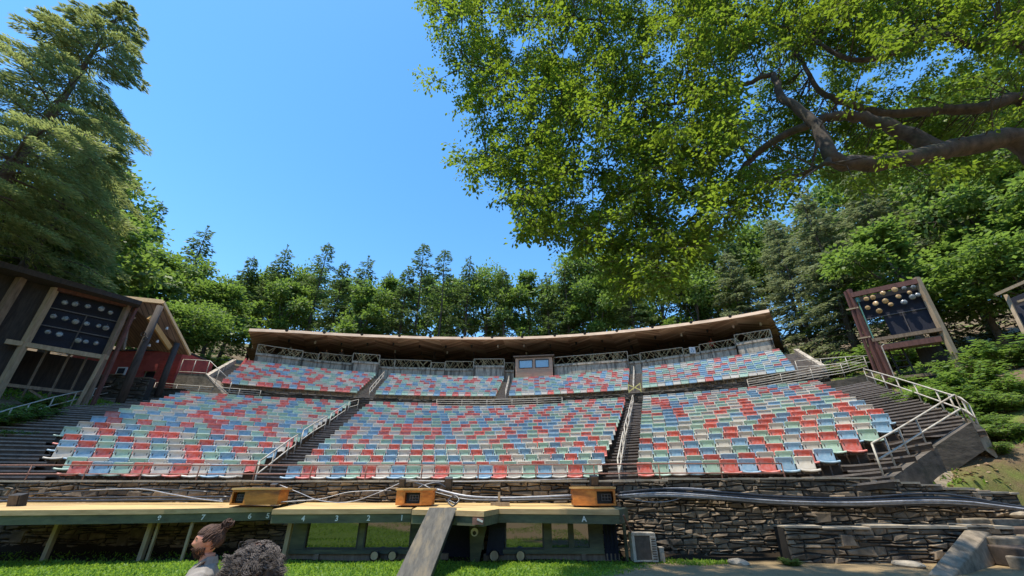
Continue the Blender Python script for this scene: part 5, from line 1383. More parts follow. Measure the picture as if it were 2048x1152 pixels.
def spray_dirs(n, axis, spread):
    d = rng.normal(size=(n, 3)); return unit(axis + d * spread)
def make_conifer(h, spread, dens, size, seed, mat, sparse=0.0, base=.12, droop=.25, whorl=.55, slim=.34):
    g = np.random.default_rng(seed)
    trunk = MB(); lean = g.uniform(-.02, .02, 2)
    zs = np.linspace(0, h, 9)
    trunk.tube([(lean[0]*z + .12*math.sin(z*.4+seed), lean[1]*z, z) for z in zs], [max(.02, h*.016*(1 - z/h*.95)) for z in zs], 7)
    C0 = []; D0 = []; N0 = []; L0 = []
    z = h * base
    while z < h * .985:
        f = (z - h*base) / (h * (1 - base))
        bl = spread * (1 - f) ** .75 * (1 if f > .12 else .5 + f*4) + .25
        nb = int(g.integers(4, 7))
        a0 = g.uniform(0, 6.28)
        for b in range(nb):
            if g.random() < sparse * (1 - f * .5): continue
            L = bl * g.uniform(.55, 1.12); a = a0 + b * 6.283 / nb + g.uniform(-.3, .3)
            rise = g.uniform(.05, .35) * (1 if f > .4 else .4)
            n = 5; ts = np.linspace(0, 1, n)
            pts = np.stack([np.cos(a) * ts * L, np.sin(a) * ts * L, z + ts * L * rise - droop * L * ts ** 2], 1) + np.array([lean[0]*z, lean[1]*z, 0])
            trunk.tube([tuple(p) for p in pts], [max(.010, L*.014*(1 - t*.85)) for t in ts], 4, False)
            m = max(4, int(L * dens))
            t = g.uniform(.12, 1.0, m) ** .8
            idx = np.clip(t * (n-1), 0, n - 1.001); i = idx.astype(int); fr = (idx - i)[:, None]
            p = pts[i] * (1 - fr) + pts[i+1] * fr
            ax = np.array([math.cos(a), math.sin(a), 0]); sd = np.array([-math.sin(a), math.cos(a), 0])
            side = g.choice([-1, 1], m)[:, None]
            wd = (L * .30 * (1 - t * .6) + .1)[:, None]
            off = sd * side * g.uniform(0, 1, (m, 1)) * wd
            p = p + off + np.stack([np.zeros(m), np.zeros(m), -np.abs(off).sum(1)*.25 + g.uniform(-.10, .06, m)*L*.4], 1)
            d = unit(ax * g.uniform(.4, 1, (m, 1)) + sd * side * g.uniform(.2, .9, (m, 1)) + np.array([0, 0, -1]) * g.uniform(-.1, .5, (m, 1)))
            nr = unit(np.array([0, 0, 1]) + g.normal(size=(m, 3)) * .55)
            C0.append(p); D0.append(d); N0.append(nr); L0.append(size * g.uniform(.6, 1.3, m))
        z += h * .04 * whorl * g.uniform(.7, 1.3) * (1.25 - f * .5)
    m = 30; C0.append(np.stack([g.normal(0, .08, m), g.normal(0, .08, m), h * g.uniform(.93, 1.0, m)], 1) + np.array([lean[0]*h, lean[1]*h, 0])); D0.append(unit(g.normal(size=(m,3)) + np.array([0,0,1.5]))); N0.append(unit(g.normal(size=(m, 3)))); L0.append(np.full(m, size*.8))
    c, d, nr, L = np.concatenate(C0), np.concatenate(D0), np.concatenate(N0), np.concatenate(L0)
    return trunk, leaves(c, d, nr, L, L * slim), mat
def make_broad(h, crown, clumps, per, size, seed, mat, base=.30, squash=1.0):
    g = np.random.default_rng(seed); trunk = MB()
    zt = h * .62; top = np.array([g.normal(0, .4), g.normal(0, .4), zt])
    zs = np.linspace(0, 1, 6)
    tp = [(top[0]*t**1.5, top[1]*t**1.5, zt*t) for t in zs]
    trunk.tube(tp, [h*.02*(1 - t*.65) for t in zs], 8)
    # lobes make an uneven outline
    nl = 9; lobes = []
    for i in range(nl):
        a = i * 2.4 + g.uniform(-.4, .4); f = (i + .5) / nl
        zz = h * (base + .14 + (1 - base - .2) * f); rr_ = crown * math.sin(math.pi * min(.97, .28 + .66 * f)) * g.uniform(.25, 1.0)
        lobes.append((np.array([math.cos(a)*rr_, math.sin(a)*rr_, zz]), crown * g.uniform(.24, .55)))
    lobes.append((np.array([g.normal(0, .3), g.normal(0, .3), h*.88]), crown*.42))
    C0 = []; D0 = []; N0 = []; L0 = []
    for (lc, lr) in lobes:
        s = np.array(tp[3]) * .6 + np.array(tp[5]) * .4
        mid = (s + lc) / 2 + np.array([0, 0, -.2])
        trunk.tube([tuple(s), tuple(mid), tuple(lc)], [h*.008, h*.005, h*.0025], 5, False)
        for k in range(int(clumps / len(lobes))):
            dd = unit(g.normal(size=3)); r0 = lr * g.uniform(.35, 1.1) ** .6
            cc = lc + dd * r0 * np.array([1, 1, .8 * squash])
            if k % 3 == 0: trunk.tube([tuple(lc), tuple((lc+cc)/2 + g.normal(0, .1, 3)), tuple(cc)], [h*.0025, h*.0018, h*.001], 3, False)
            m = int(per * g.uniform(.6, 1.3)); cr = lr * g.uniform(.18, .34)
            q = g.normal(size=(m, 3)) * np.array([1, 1, .55]) * cr
            C0.append(cc + q); D0.append(unit(q * .6 / cr + dd * .6 + g.normal(size=(m, 3)) * .5 + np.array([0, 0, -.35])))
            N0.append(unit(np.array([0, 0, 1.0]) + dd * .5 + g.normal(size=(m, 3)) * .6)); L0.append(size * g.uniform(.65, 1.3, m))
    c, d, nr, L = np.concatenate(C0), np.concatenate(D0), np.concatenate(N0), np.concatenate(L0)
    return trunk, leaves(c, d, nr, L, L * .62, .08), mat
class Kind:
    def __init__(s, name, data, bark='bark'):
        s.name = name; tr, q, mat = data
        s.tm = tr.mesh('trunk', M[bark], True); s.h = max(v[2] for v in tr.v)
        o = quads('crown', q, M[mat]); s.cm = o.data; bpy.data.objects.remove(o)
    def put(s, loc, sc, rz, label, cat='tree', group=None, sxy=1.0):
        r = empty(s.name, loc, rz, label, cat, group); r.scale = (sc*sxy, sc*sxy, sc)
        link('trunk', s.tm, r); link('crown', s.cm, r)
        return r
K = {
 'pineA': Kind('conifer_tree', make_conifer(20, 5.0, 22, .50, 1, 'needle', .35, .16, .10, .7)),
 'pineB': Kind('conifer_tree', make_conifer(20, 4.3, 26, .48, 2, 'needle', .22, .10, .18, .65)),
 'pineC': Kind('conifer_tree', make_conifer(20, 4.6, 20, .50, 3, 'needle', .5, .35, .05, .8)),
 'hemA': Kind('hemlock_tree', make_conifer(20, 5.6, 44, .40, 4, 'greyhemlock', .28, .04, .28, .75, .30)),
 'broadA': Kind('broadleaf_tree', make_broad(16, 5.0, 150, 55, .46, 5, 'broad')),
 'broadB': Kind('broadleaf_tree', make_broad(16, 4.2, 140, 55, .46, 6, 'broad', .2)),
 'broadC': Kind('broadleaf_tree', make_broad(16, 5.6, 170, 50, .46, 7, 'broad', .38)),
}
def tree_at(kind, px, ytop, Y, label, group=None, sxy=1.0, sink=.4):
    z0 = None
    p = P(px, ytop, Y); g_ = ground_z(p.x, Y) - sink
    # foot below the tip: a tree stands upright, so its foot shares x and y with its tip
    h = p.z - g_
    return K[kind].put((p.x, Y, g_), h / K[kind].h, random.uniform(0, 6.28), label, 'tree', group, sxy * max(.75, min(1.5, K[kind].h / h)))
PL = [ # kind, x, y of the tip, depth: the line of trees behind the gallery from left to right
 ('pineB', 322, 405, 50), ('pineA', 422, 453, 54), ('broadA', 372, 520, 46), ('broadB', 300, 500, 40), ('broadC', 395, 615, 40), ('broadB', 455, 575, 46),
 ('pineB', 505, 512, 60), ('pineA', 580, 492, 62), ('broadC', 545, 545, 64), ('pineC', 655, 488, 62), ('broadA', 620, 540, 66), ('pineB', 690, 525, 60), ('pineA', 742, 512, 60),
 ('broadB', 790, 565, 64), ('pineC', 850, 490, 60), ('pineB', 815, 535, 58), ('pineC', 893, 502, 60), ('pineA', 937, 512, 60), ('broadC', 905, 560, 68), ('broadA', 975, 540, 64),
 ('pineC', 1010, 540, 60), ('broadB', 1050, 552, 62), ('pineA', 1095, 545, 60), ('broadA', 1150, 510, 60), ('broadC', 1200, 505, 62), ('pineB', 1130, 530, 58), ('pineB', 1250, 520, 56),
 ('broadA', 1300, 520, 58), ('pineA', 1345, 505, 54), ('broadB', 1395, 480, 54), ('pineB', 1440, 455, 50), ('broadC', 1480, 450, 54), ('pineA', 1525, 430, 48),
 ('broadC', 470, 560, 72), ('broadA', 700, 560, 76), ('broadB', 860, 560, 76), ('pineB', 1000, 560, 76), ('broadA', 1100, 570, 74), ('broadC', 1250, 550, 72), ('pineA', 620, 530, 74), ('pineA', 780, 540, 74),
 ('broadB', 580, 570, 58), ('broadB', 740, 575, 57), ('broadB', 1180, 565, 57), ('broadA', 1370, 540, 52)]
cnt = {}
PL.sort(key=lambda t: t[1])
tot = {'p': sum(1 for t in PL if t[0].startswith('pine')), 'b': sum(1 for t in PL if t[0].startswith('broad'))}
for kd, px, yt, Y in PL:
    c = kd[0]; cnt[c] = cnt.get(c, 0) + 1; i = cnt[c]
    left = i <= tot[c] / 2; nth = ORD[i-1] if left else ORD[tot[c]-i]
    what = {'p': 'dark pointed conifer', 'b': 'rounded green broadleaf tree'}[c]
    tree_at(kd, px, yt, Y, f"{what} behind the gallery roof, {nth} of its kind from the {'left' if left else 'right'}", 'trees behind the gallery roof')
# taller wood on both sides
for kd, px, yt, Y, lab in (
 ('broadC', 120, 395, 23.5, 'soft yellow green tree leaning over the netted lamp bay'), ('broadB', 225, 440, 27, 'soft green tree between the left hemlock and the pavilion roof'), ('broadA', 20, 380, 22, 'soft green tree filling the left edge under the hemlock'), ('pineB', 262, 380, 44, 'slim conifer beside the bright round topped tree on the left'),
 ('broadA', 1690, 300, 44, 'tall bright tree glimpsed under the lowest maple limb'), ('broadC', 1800, 220, 38, 'tall spreading tree behind the thick maple limb'), ('broadB', 1930, 180, 34, 'high leafy tree between the two thick maple limbs'), ('broadA', 2050, 160, 30, 'tall tree cut by the upper right photo edge'), ('broadC', 1640, 430, 50, 'yellow green tree just right of the gallery roof end'),
 ('broadB', 1980, 350, 26, 'pale leafy tree below the thickest maple limb'), ('broadA', 1870, 330, 30, 'bright leafy tree above the right lamp tower post'), ('broadB', 1740, 470, 30, 'yellow green boughs hanging above the red tower'),
 ('broadA', 232, 335, 38, 'bright green broadleaf tree with a high rounded top, left of the sky'), ('broadC', 170, 420, 34, 'broadleaf tree hanging over the dark lighting barn'),
 ('broadB', 60, 480, 30, 'pale green tree close above the left barn roof'), ('broadC', 355, 610, 36, 'round pale green tree between the pavilion and the gallery'), ('broadB', 290, 585, 42, 'green tree right behind the pavilion roof'),
 ('hemA', 1590, 380, 36, 'tall grey green hemlock at the right end of the gallery roof'), ('hemA', 1700, 330, 34, 'grey hemlock behind the red lighting tower'), ('hemA', 1540, 440, 42, 'smaller hemlock just behind the right roof end'),
 ('hemA', 1820, 260, 30, 'hemlock filling the slope above the lighting tower'), ('broadA', 1760, 400, 40, 'bright broadleaf tree deep in the wood on the right'), ('hemA', 1960, 240, 30, 'hemlock at the far right edge of the wood'),
 ('broadB', 1900, 500, 28, 'leafy tree on the right slope behind the lamp frame'), ('broadC', 1990, 480, 24, 'broadleaf tree overhanging the far right lamp frame'), ('broadA', 2080, 400, 24, 'broadleaf tree cut by the right edge of the photo'), ('broadB', 1660, 540, 38, 'low leafy tree left of the red tower'),
 ('hemA', 1450, 500, 46, 'hemlock behind the right third of the gallery roof'), ('broadC', 1850, 420, 36, 'tall shaded tree behind the tower posts')):
    tree_at(kd, px, yt, Y, lab)

# near hemlock at the left
HL = Kind('hemlock_tree', make_conifer(24, 6.0, 270, .25, 21, 'hemlock', .12, .36, .34, .75, .20))
HL2 = Kind('hemlock_tree', make_conifer(22, 6.2, 150, .28, 22, 'hemlock', .08, .30, .38, .75, .22))
p = P(-150, 300, 16.5); HL.put((-25.9, 15.6, ground_z(-25, 15.6) - .3), 1.12, 1.0, 'huge old hemlock with drooping sprays at the left edge')
HL2.put((-29.5, 21.0, 4.8), 1.0, 2.2, 'second hemlock rising behind the dark barn')
# maple overhanging from the right, limb by limb
def maple():
    g = np.random.default_rng(33)
    root = empty('maple_tree', (10.6, 6.3, -.1), 0, 'great maple whose mossy limbs and backlit leaves hang over the stage', 'tree')
    tr = MB()
    trunk = [Vector((10.6, 6.3, -.3)), Vector((10.4, 6.3, 1.5)), Vector((10.5, 6.2, 3.2)), Vector((10.3, 6.1, 4.6))]
    tr.tube(trunk, [.62, .46, .42, .36], 12)
    limbs = []
    def limb(pts, r0, r1):
        P_ = [q if isinstance(q, Vector) else P(*q) for q in pts]; n = len(P_)
        out = []
        for i in range(n - 1):
            p0 = P_[max(i-1, 0)]; p1, p2 = P_[i], P_[i+1]; p3 = P_[min(i+2, n-1)]
            for t in (0, .25, .5, .75): out.append(.5*((2*p1)+(p2-p0)*t+(2*p0-5*p1+4*p2-p3)*t*t+(3*p1-p0-3*p2+p3)*t**3))
        out.append(P_[-1]); k = len(out)
        wob = [out[i] + Vector(g.normal(0, .02, 3)) for i in range(k)]; wob[0] = out[0]
        r0 *= .82; tr.tube(wob, [r0 + (r1 - r0) * (i / (k-1)) ** .8 for i in range(k)], 9, False); limbs.append(wob); return wob
    T = Vector((10.3, 6.1, 4.4))
    limb([T, (2060, 300, 6.0), (1960, 285, 6.0), (1880, 305, 6.0), (1780, 322, 5.9), (1705, 328, 5.9), (1662, 312, 5.8), (1640, 262, 5.9), (1604, 225, 6.0), (1560, 190, 6.2), (1546, 150, 6.4), (1500, 165, 6.7), (1425, 190, 7.0)], .30, .04)
    limb([(1880, 300, 6.05), (1800, 262, 6.2), (1740, 240, 6.3), (1680, 232, 6.4), (1640, 240, 6.5), (1580, 262, 6.7), (1520, 300, 7.0), (1480, 345, 7.3), (1440, 395, 7.5), (1380, 440, 7.7), (1330, 500, 7.9)], .20, .03)
    limb([Vector((10.4, 6.15, 4.3)), (2070, 215, 6.6), (1960, 215, 6.6), (1860, 222, 6.7), (1760, 225, 6.8), (1690, 205, 6.9), (1640, 180, 7.0), (1600, 120, 7.1), (1560, 60, 7.2)], .22, .03)
    limb([Vector((10.4, 6.0, 4.5)), (2070, 110, 5.6), (1950, 85, 5.6), (1860, 72, 5.7), (1790, 105, 5.9), (1700, 120, 6.2), (1600, 60, 6.5)], .20, .04)
    limb([(1662, 312, 5.8), (1650, 330, 5.8), (1600, 350, 6.2)], .09, .03)
    limb([(1500, 320, 7.1), (1470, 280, 7.0), (1400, 270, 7.1), (1300, 290, 7.2)], .06, .02)
    limb([(1425, 190, 7.0), (1320, 210, 7.3), (1200, 190, 7.5), (1050, 160, 7.6), (940, 130, 7.8)], .06, .015)
    limb([(1440, 395, 7.5), (1350, 380, 7.6), (1220, 350, 7.8), (1080, 330, 7.9), (970, 300, 8.0)], .05, .015)
    limb([(1600, 60, 6.6), (1450, 30, 6.8), (1250, 40, 7.0), (1050, 30, 7.2), (900, 20, 7.4)], .07, .015)
    limb([(1330, 500, 7.9), (1290, 540, 8.0), (1250, 570, 8.1)], .03, .012)
    limb([(1640, 240, 6.5), (1620, 330, 7.0), (1560, 420, 7.4)], .05, .015)
    nodes = np.array([tuple(p) for l in limbs for p in l])
    # foliage clumps: uneven outline of the crown as it stands over the stage
    poly = [(840, -60), (872, 62), (905, 100), (896, 140), (850, 165), (905, 195), (908, 240), (905, 290), (925, 340), (965, 385), (1030, 402), (1058, 455), (1120, 472), (1175, 486), (1215, 520), (1232, 575), (1300, 592), (1360, 560), (1420, 480), (1490, 440), (1560, 380), (1640, 350), (1760, 360), (2120, 330), (2120, -140), (840, -140)]
    def inside(x, y):
        c = False; n = len(poly); j = n - 1
        for i in range(n):
            xi, yi = poly[i]; xj, yj = poly[j]
            if (yi > y) != (yj > y) and x < (xj-xi)*(y-yi)/(yj-yi+1e-9)+xi: c = not c
            j = i
        return c
    C0 = []; D0 = []; N0 = []; L0 = []
    n = 0
    holes = [(g.uniform(900, 2000), g.uniform(-60, 480), g.uniform(14, 34)) for _ in range(34)]
    while n < 2450:
        px, py = g.uniform(835, 2120), g.uniform(-140, 600)
        if not inside(px, py): continue
        if any((px-hx)**2 + (py-hy)**2 < hr*hr for hx, hy, hr in holes): continue
        thin = px > 1480 and 95 < py < 345
        if thin and g.random() < .45: continue
        base = 7.9 - (px - 840) / 1280 * 1.9
        Y = base + (g.normal(0, .9) if not thin else g.choice([g.uniform(1.0, 2.8), g.uniform(-1.6, -.9)], p=[.975, .025]))
        c = np.array(tuple(P(px, py, Y)))
        dist = np.linalg.norm(nodes - c, axis=1); k = int(np.argmin(dist))
        if dist[k] < 2.4 and n % 2 == 0:
            a = nodes[k]; mid = (a + c)/2 + g.normal(0, .12, 3)
            tr.tube([tuple(a), tuple(mid), tuple(c)], [.016, .011, .005], 4, False)
        # three leafy twigs to a clump
        for tw in range(3):
            dr = unit(g.normal(size=3) * np.array([1, 1, .45]) + np.array([-.25, 0, -.2])); Lt = g.uniform(.28, .62)
            tr.tube([tuple(c), tuple(c + dr*Lt*.5 + np.array([0, 0, .02])), tuple(c + dr*Lt + np.array([0, 0, -.06]))], [.006, .004, .002], 3, False)
            m = int(g.integers(28, 44)); t = g.uniform(.05, 1.05, m)[:, None]
            sd = unit(np.cross(dr, [0, 0, 1.0]) + 1e-6)
            s = g.choice([-1, 1], m)[:, None]
            p = c + dr * Lt * t + sd * s * g.uniform(0, .10, (m, 1)) + g.normal(0, .045, (m, 3)) + np.array([0, 0, -.05]) * t
            C0.append(p); D0.append(unit(dr * .6 + sd * s * .8 + np.array([0, 0, -.45]) + g.normal(0, .3, (m, 3))))
            N0.append(unit(np.array([0, 0, 1.0]) + g.normal(0, .45, (m, 3)))); L0.append(g.uniform(.055, .112, m))
        n += 1
    tr.build('trunk', M['maplebark'], root, True)
    c, d, nr, L = map(np.concatenate, (C0, D0, N0, L0))
    o = quads('crown', leaves(c, d, nr, L, L * .62, .10), M['maple'], root); o.matrix_parent_inverse = wmat(root).inverted()
maple()

# shrubs and ferns
def bush_mesh(n, r, h, seed, size, mat, arch=True):
    g = np.random.default_rng(seed); C0 = []; D0 = []; N0 = []; L0 = []; st = MB()
    for i in range(n):
        a = g.uniform(0, 6.28); L = r * g.uniform(.6, 1.2); hh = h * g.uniform(.5, 1.1); rr0 = g.uniform(0, r*.5)
        k = 14; t = np.linspace(.1, 1, k)
        base = np.array([math.cos(a)*rr0, math.sin(a)*rr0, 0])
        pts = base + np.stack([np.cos(a)*t*L, np.sin(a)*t*L, hh*(t*1.9 - 1.1*t**2.2)], 1)
        st.tube([tuple(base), tuple(pts[4]), tuple(pts[9]), tuple(pts[-1])], [.012, .009, .006, .003], 4, False)
        sd = np.array([-math.sin(a), math.cos(a), 0])
        for s in (-1, 1):
            C0.append(pts + g.normal(0, .015, (k, 3))); D0.append(unit(sd*s + np.array([math.cos(a), math.sin(a), -.2])*.6 + g.normal(0, .2, (k, 3)))); N0.append(unit(np.array([0, 0, 1.0]) + g.normal(0, .35, (k, 3)))); L0.append(size*(1.15 - t*.7)*g.uniform(.8, 1.2, k))
    c, d, nr, L = map(np.concatenate, (C0, D0, N0, L0))
    return st, leaves(c, d, nr, L, L*.36, .05), mat
KB = [Kind('fern_bush', bush_mesh(60, 1.2, 1.3, 41, .42, 'fern')), Kind('fern_bush', bush_mesh(50, 1.0, 1.0, 42, .36, 'fern')), Kind('leafy_shrub', bush_mesh(70, .9, .9, 43, .30, 'broad'))]
BL = [(1868, 835, 17.6, 0.8, 0, 'big feathery fern bush nearest the right lighting tower'), (1920, 840, 17.0, 0.85, 0, 'big bright fern bush in the middle of the right bank'), (1975, 820, 17.6, 0.95, 0, 'tall fern bush in front of the dark wood on the right'), (2025, 835, 16.6, 0.8, 1, 'fern bush close to the right photo edge'),
      (1850, 800, 18.6, .7, 1, 'low fern at the top of the leaf littered path'), (1990, 850, 16.2, .8, 2, 'low shrub right of the leaf littered path'), (2035, 870, 15.5, .8, 2, 'shrub on the bank at the right photo edge'), (2015, 930, 14.6, .6, 2, 'small weedy shrub below the right bank'), (1790, 735, 23.5, .8, 2, 'small yellow green shrub at the foot of the red tower'), (1940, 760, 20.5, 0.9, 0, 'fern bush behind the leaning boards on the right slope'),
      (20, 830, 18.0, 1.0, 2, 'broad leaved shrub at the left photo edge below the barn'), (62, 818, 19.0, .95, 2, 'broad leaved shrub at the foot of the pale barn post'), (-20, 840, 17.2, 1.0, 2, 'shrub half cut by the left photo edge'),
      (560, 700, 47.0, .9, 2, 'green bush growing behind the first lattice panel'), (1700, 700, 27.0, 1.2, 2, 'dark shrub on the slope left of the red tower'), (1660, 700, 31, 1.4, 2, 'dark shrub at the end of the upper tier'),
      (420, 690, 40, 2.2, 2, 'rounded shrub behind the left stair parapet'), (450, 700, 44, 2.0, 2, 'shrub beside the left end of the gallery roof'), (1835, 700, 25, 1.3, 2, 'shrub under the right tower platform'), (2030, 760, 20, 1.2, 0, 'tall fern under the far right lamp frame')]
BL += [(1800, 770, 22.5, .7, 2, 'small shrub beside the red tower base block'), (1830, 755, 24, 1.1, 2, 'shaded shrub behind the red tower ladder'), (1990, 900, 15.0, .6, 2, 'weedy clump on the bank above the stone steps'), (2040, 940, 13.8, .7, 2, 'weedy clump at the right edge above the stone steps'), (2020, 975, 13.2, .45, 2, 'little weed clump by the cable end stone'), (1960, 870, 16.0, .55, 1, 'small fern at the edge of the leaf litter'),
 (1575, 1100, 11.1, .22, 2, 'tiny weed at the corner of the low wall'), (1720, 640, 31, 2.0, 2, 'big dark shrub on the slope behind the red tower'), (1780, 660, 29, 1.8, 2, 'big dark shrub behind the tower lamp panel'), (90, 800, 20.5, .8, 2, 'low leafy plant right of the pale barn post'), (40, 850, 17.0, .6, 2, 'low weed clump beside the left handrail'), (120, 815, 19.8, .5, 2, 'small weed under the barn bay')]
for px, py, Y, sc, k, lab in BL:
    p = P(px, py, Y); z = ground_z(p.x, Y) - .05 if Y < 46 else 13.5
    KB[k].put((p.x, Y, z), sc, random.uniform(0, 6.28), lab, 'bush')
# grass on the stage floor
def grass():
    g = np.random.default_rng(9); n = 52000
    x = g.uniform(-15.5, 4.5, n); y = g.uniform(9.3, 12.9, n)
    keep = (x + .8*g.random(n) - .9*y < -6.6) & ((y < 11.5) | (g.random(n) < .10))
    x, y = x[keep], y[keep]; n = len(x)
    x2 = g.uniform(3.2, 5.6, 1500); y2 = g.uniform(10.95, 11.7, 1500); kk = (y2 > 11.0 + .3*np.abs(x2-4.3)); x = np.concatenate([x, x2[kk]]); y = np.concatenate([y, y2[kk]]); n = len(x)
    z = np.array([ground_z(float(a), float(b)) if b > 11.4 else .02*math.sin(a*2.1)*math.sin(b*1.7) for a, b in zip(x, y)]) - .01
    z = np.minimum(z, .05)
    m = 30000; xb = g.uniform(-11, 3, m); yb = g.uniform(-9, 9.3, m); kb = (np.sin(xb*1.7+yb) + np.sin(yb*1.3-xb*.8) > g.uniform(-1.6, 1.2, m)) & (np.hypot(xb, yb) > 1.2)
    xb, yb = xb[kb], yb[kb]; zb = np.array([ground_z(float(a), float(b)) for a, b in zip(xb, yb)])
    x = np.concatenate([x, xb]); y = np.concatenate([y, yb]); z = np.concatenate([z, zb]); n = len(x)
    c = np.stack([x, y, z], 1); d = unit(np.stack([g.normal(0, .9, n), g.normal(-.2, .9, n), np.full(n, .8)], 1)); nr = unit(g.normal(size=(n, 3)) + np.array([0, 0, 1.0]))
    L = g.uniform(.04, .10, n)
    o = quads('grass', leaves(c, d, nr, L, .022 + L*.12), M['grassblade']); tag(o, 'short bright green grass in front of the low building', 'grass', kind='stuff')
M['grassblade'] = leafmat('grass_blades', [(.25, (.07,.15,.018,1)), (.5, (.15,.27,.03,1)), (.8, (.25,.38,.05,1))], .5, (.4,.6,.05,1))
grass()
def litter():
    g = np.random.default_rng(19); n = 9000
    x = g.uniform(9.8, 19, n); y = g.uniform(12.2, 20, n)
    d2 = np.abs(x - (12.6 + (y - 12.3) * .5)); k = g.random(n) < np.exp(-(d2/1.1)**2)
    x, y = x[k], y[k]; n = len(x)
    z = np.array([ground_z(float(a), float(b)) for a, b in zip(x, y)]) + .006
    c = np.stack([x, y, z], 1); d = unit(g.normal(size=(n, 3))*np.array([1, 1, .2])); nr = unit(np.array([0, 0, 1.0]) + g.normal(0, .3, (n, 3)))
    L = g.uniform(.08, .16, n); o = quads('leaf_litter', leaves(c, d, nr, L, L*.6), M['dryleaf']); tag(o, 'dry brown leaves scattered beside the right path', 'leaves', kind='stuff')
    # tufts on the banks
    n = 26000; x = np.concatenate([g.uniform(9.5, 24, n), g.uniform(-28, -15, n)]); y = np.concatenate([g.uniform(12.2, 26, n), g.uniform(11, 24, n)])
    z = np.array([ground_z(float(a), float(b)) for a, b in zip(x, y)])
    pat = np.sin(x*1.1 + .6*y) + np.sin(y*.9 - x*.5); k = pat > g.uniform(-1.2, 1.0, len(x)); x, y, z = x[k], y[k], z[k]; n = len(x)
    c = np.stack([x, y, z], 1); d = unit(np.stack([g.normal(0, .6, n), g.normal(0, .6, n), np.full(n, 1.0)], 1)); nr = unit(g.normal(size=(n, 3))); L = g.uniform(.08, .22, n)
    o = quads('bank_grass', leaves(c, d, nr, L, .05 + L*.1), M['grassblade']); tag(o, 'ragged grass and weeds on the banks beside the seating', 'grass', kind='stuff')
M['dryleaf'] = leafmat('dry_leaves', [(.25, (.22,.14,.08,1)), (.5, (.38,.26,.16,1)), (.8, (.55,.42,.28,1))], .1, (.3,.2,.1,1))
litter()
# ------------------------------------------------------------------ people
M['skin'] = weathered('sunlit_skin', (.50,.20,.12,1), (.66,.32,.21,1), 18, .5, bump=.05)
M['hairbrown'] = weathered('dark_brown_hair', (.030,.015,.009,1), (.11,.055,.032,1), 30, .85, bump=0)
M['hairgrey'] = weathered('grey_black_hair', (.018,.014,.012,1), (.20,.165,.14,1), 20, .85, bump=0)
M['jacket'] = weathered('taupe_jacket', (.17,.145,.12,1), (.30,.27,.235,1), 9, .9, bump=.25)
M['shirt'] = weathered('dark_shirt', (.05,.04,.035,1), (.09,.075,.065,1), 9, .9, bump=.1)
M['trousers'] = weathered('dark_trousers', (.03,.03,.035,1), (.07,.07,.08,1), 9, .9, bump=.1)
M['eye'] = plain('eye_white', (.6,.58,.55,1), .2)
def loft(mb, rings, n=20):           # rings: (centre, rx, ry)
    vs = []
    for c, rx, ry in rings:
        for j in range(n):
            a = 2*math.pi*j/n; vs.append((c[0]+rx*math.cos(a), c[1]+ry*math.sin(a), c[2]))
    k = len(rings)
    fs = [(i*n+j, i*n+(j+1) % n, (i+1)*n+(j+1) % n, (i+1)*n+j) for i in range(k-1) for j in range(n)]
    mb.add(vs, fs + [tuple(range(n-1, -1, -1)), tuple((k-1)*n+j for j in range(n))])
def ball(mb, c, r, nu=12, nv=8):
    vs = []; c = Vector(c)
    for i in range(nv+1):
        t = math.pi*i/nv
        for j in range(nu): a = 2*math.pi*j/nu; vs.append((c.x+r[0]*math.sin(t)*math.cos(a), c.y+r[1]*math.sin(t)*math.sin(a), c.z-r[2]*math.cos(t)))
    mb.add(vs, [(i*nu+j, i*nu+(j+1) % nu, (i+1)*nu+(j+1) % nu, (i+1)*nu+j) for i in range(nv) for j in range(nu)])
HZ = 1.635
def head_pt(dx, dy, dz):
    x, y, z = .076*dx, .098*dy, .118*dz
    if dz < 0:
        x *= 1 - .30*(-dz)**1.3
        if dy > 0: y *= 1 - .45*(-dz)
        else: y *= 1 - .10*(-dz)
    if dy < 0:
        G = lambda v, m, s_: math.exp(-((v-m)/s_)**2)
        f = min(1, -dy*1.6)
        ramp = max(0, min(1, (.026 - z)/.05)) * (1 if z > -.028 else math.exp(-((z+.028)/.006)**2))
        y -= .027*G(x, 0, .011 + .006*max(0, -z*20))*ramp*f
        y -= .007*G(z, .027, .010)*f*G(x, 0, .05)
        y += .012*G(abs(x), .031, .013)*G(z, .010, .010)*f
        y -= .007*G(z, -.050, .006)*G(x, 0, .022)*f + .007*G(z, -.063, .006)*G(x, 0, .020)*f
        y += .004*G(z, -.0565, .0035)*G(x, 0, .024)*f
        y -= .012*G(z, -.098, .018)*G(x, 0, .026)*f
    return x, y, z
def add_head(mb, tilt=0):
    nu, nv = 56, 46; vs = []
    for i in range(nv+1):
        t = math.pi*i/nv
        for j in range(nu):
            a = 2*math.pi*j/nu
            x, y, z = head_pt(math.sin(t)*math.cos(a), math.sin(t)*math.sin(a), -math.cos(t))
            vs.append((x, y - .012, z + HZ))
    mb.add(vs, [(i*nu+j, i*nu+(j+1) % nu, (i+1)*nu+(j+1) % nu, (i+1)*nu+j) for i in range(nv) for j in range(nu)])
    for s in (-1, 1):
        ball(mb, (s*.077, .004, HZ-.002), (.012, .020, .032)); ball(mb, (s*.080, .010, HZ+.012), (.010, .016, .018))
def remesh(o, v, sm=2):
    r = o.modifiers.new('fuse', 'REMESH'); r.mode = 'VOXEL'; r.voxel_size = v; r.use_smooth_shade = True
    if sm: q = o.modifiers.new('soften', 'SMOOTH'); q.iterations = sm; q.factor = .5
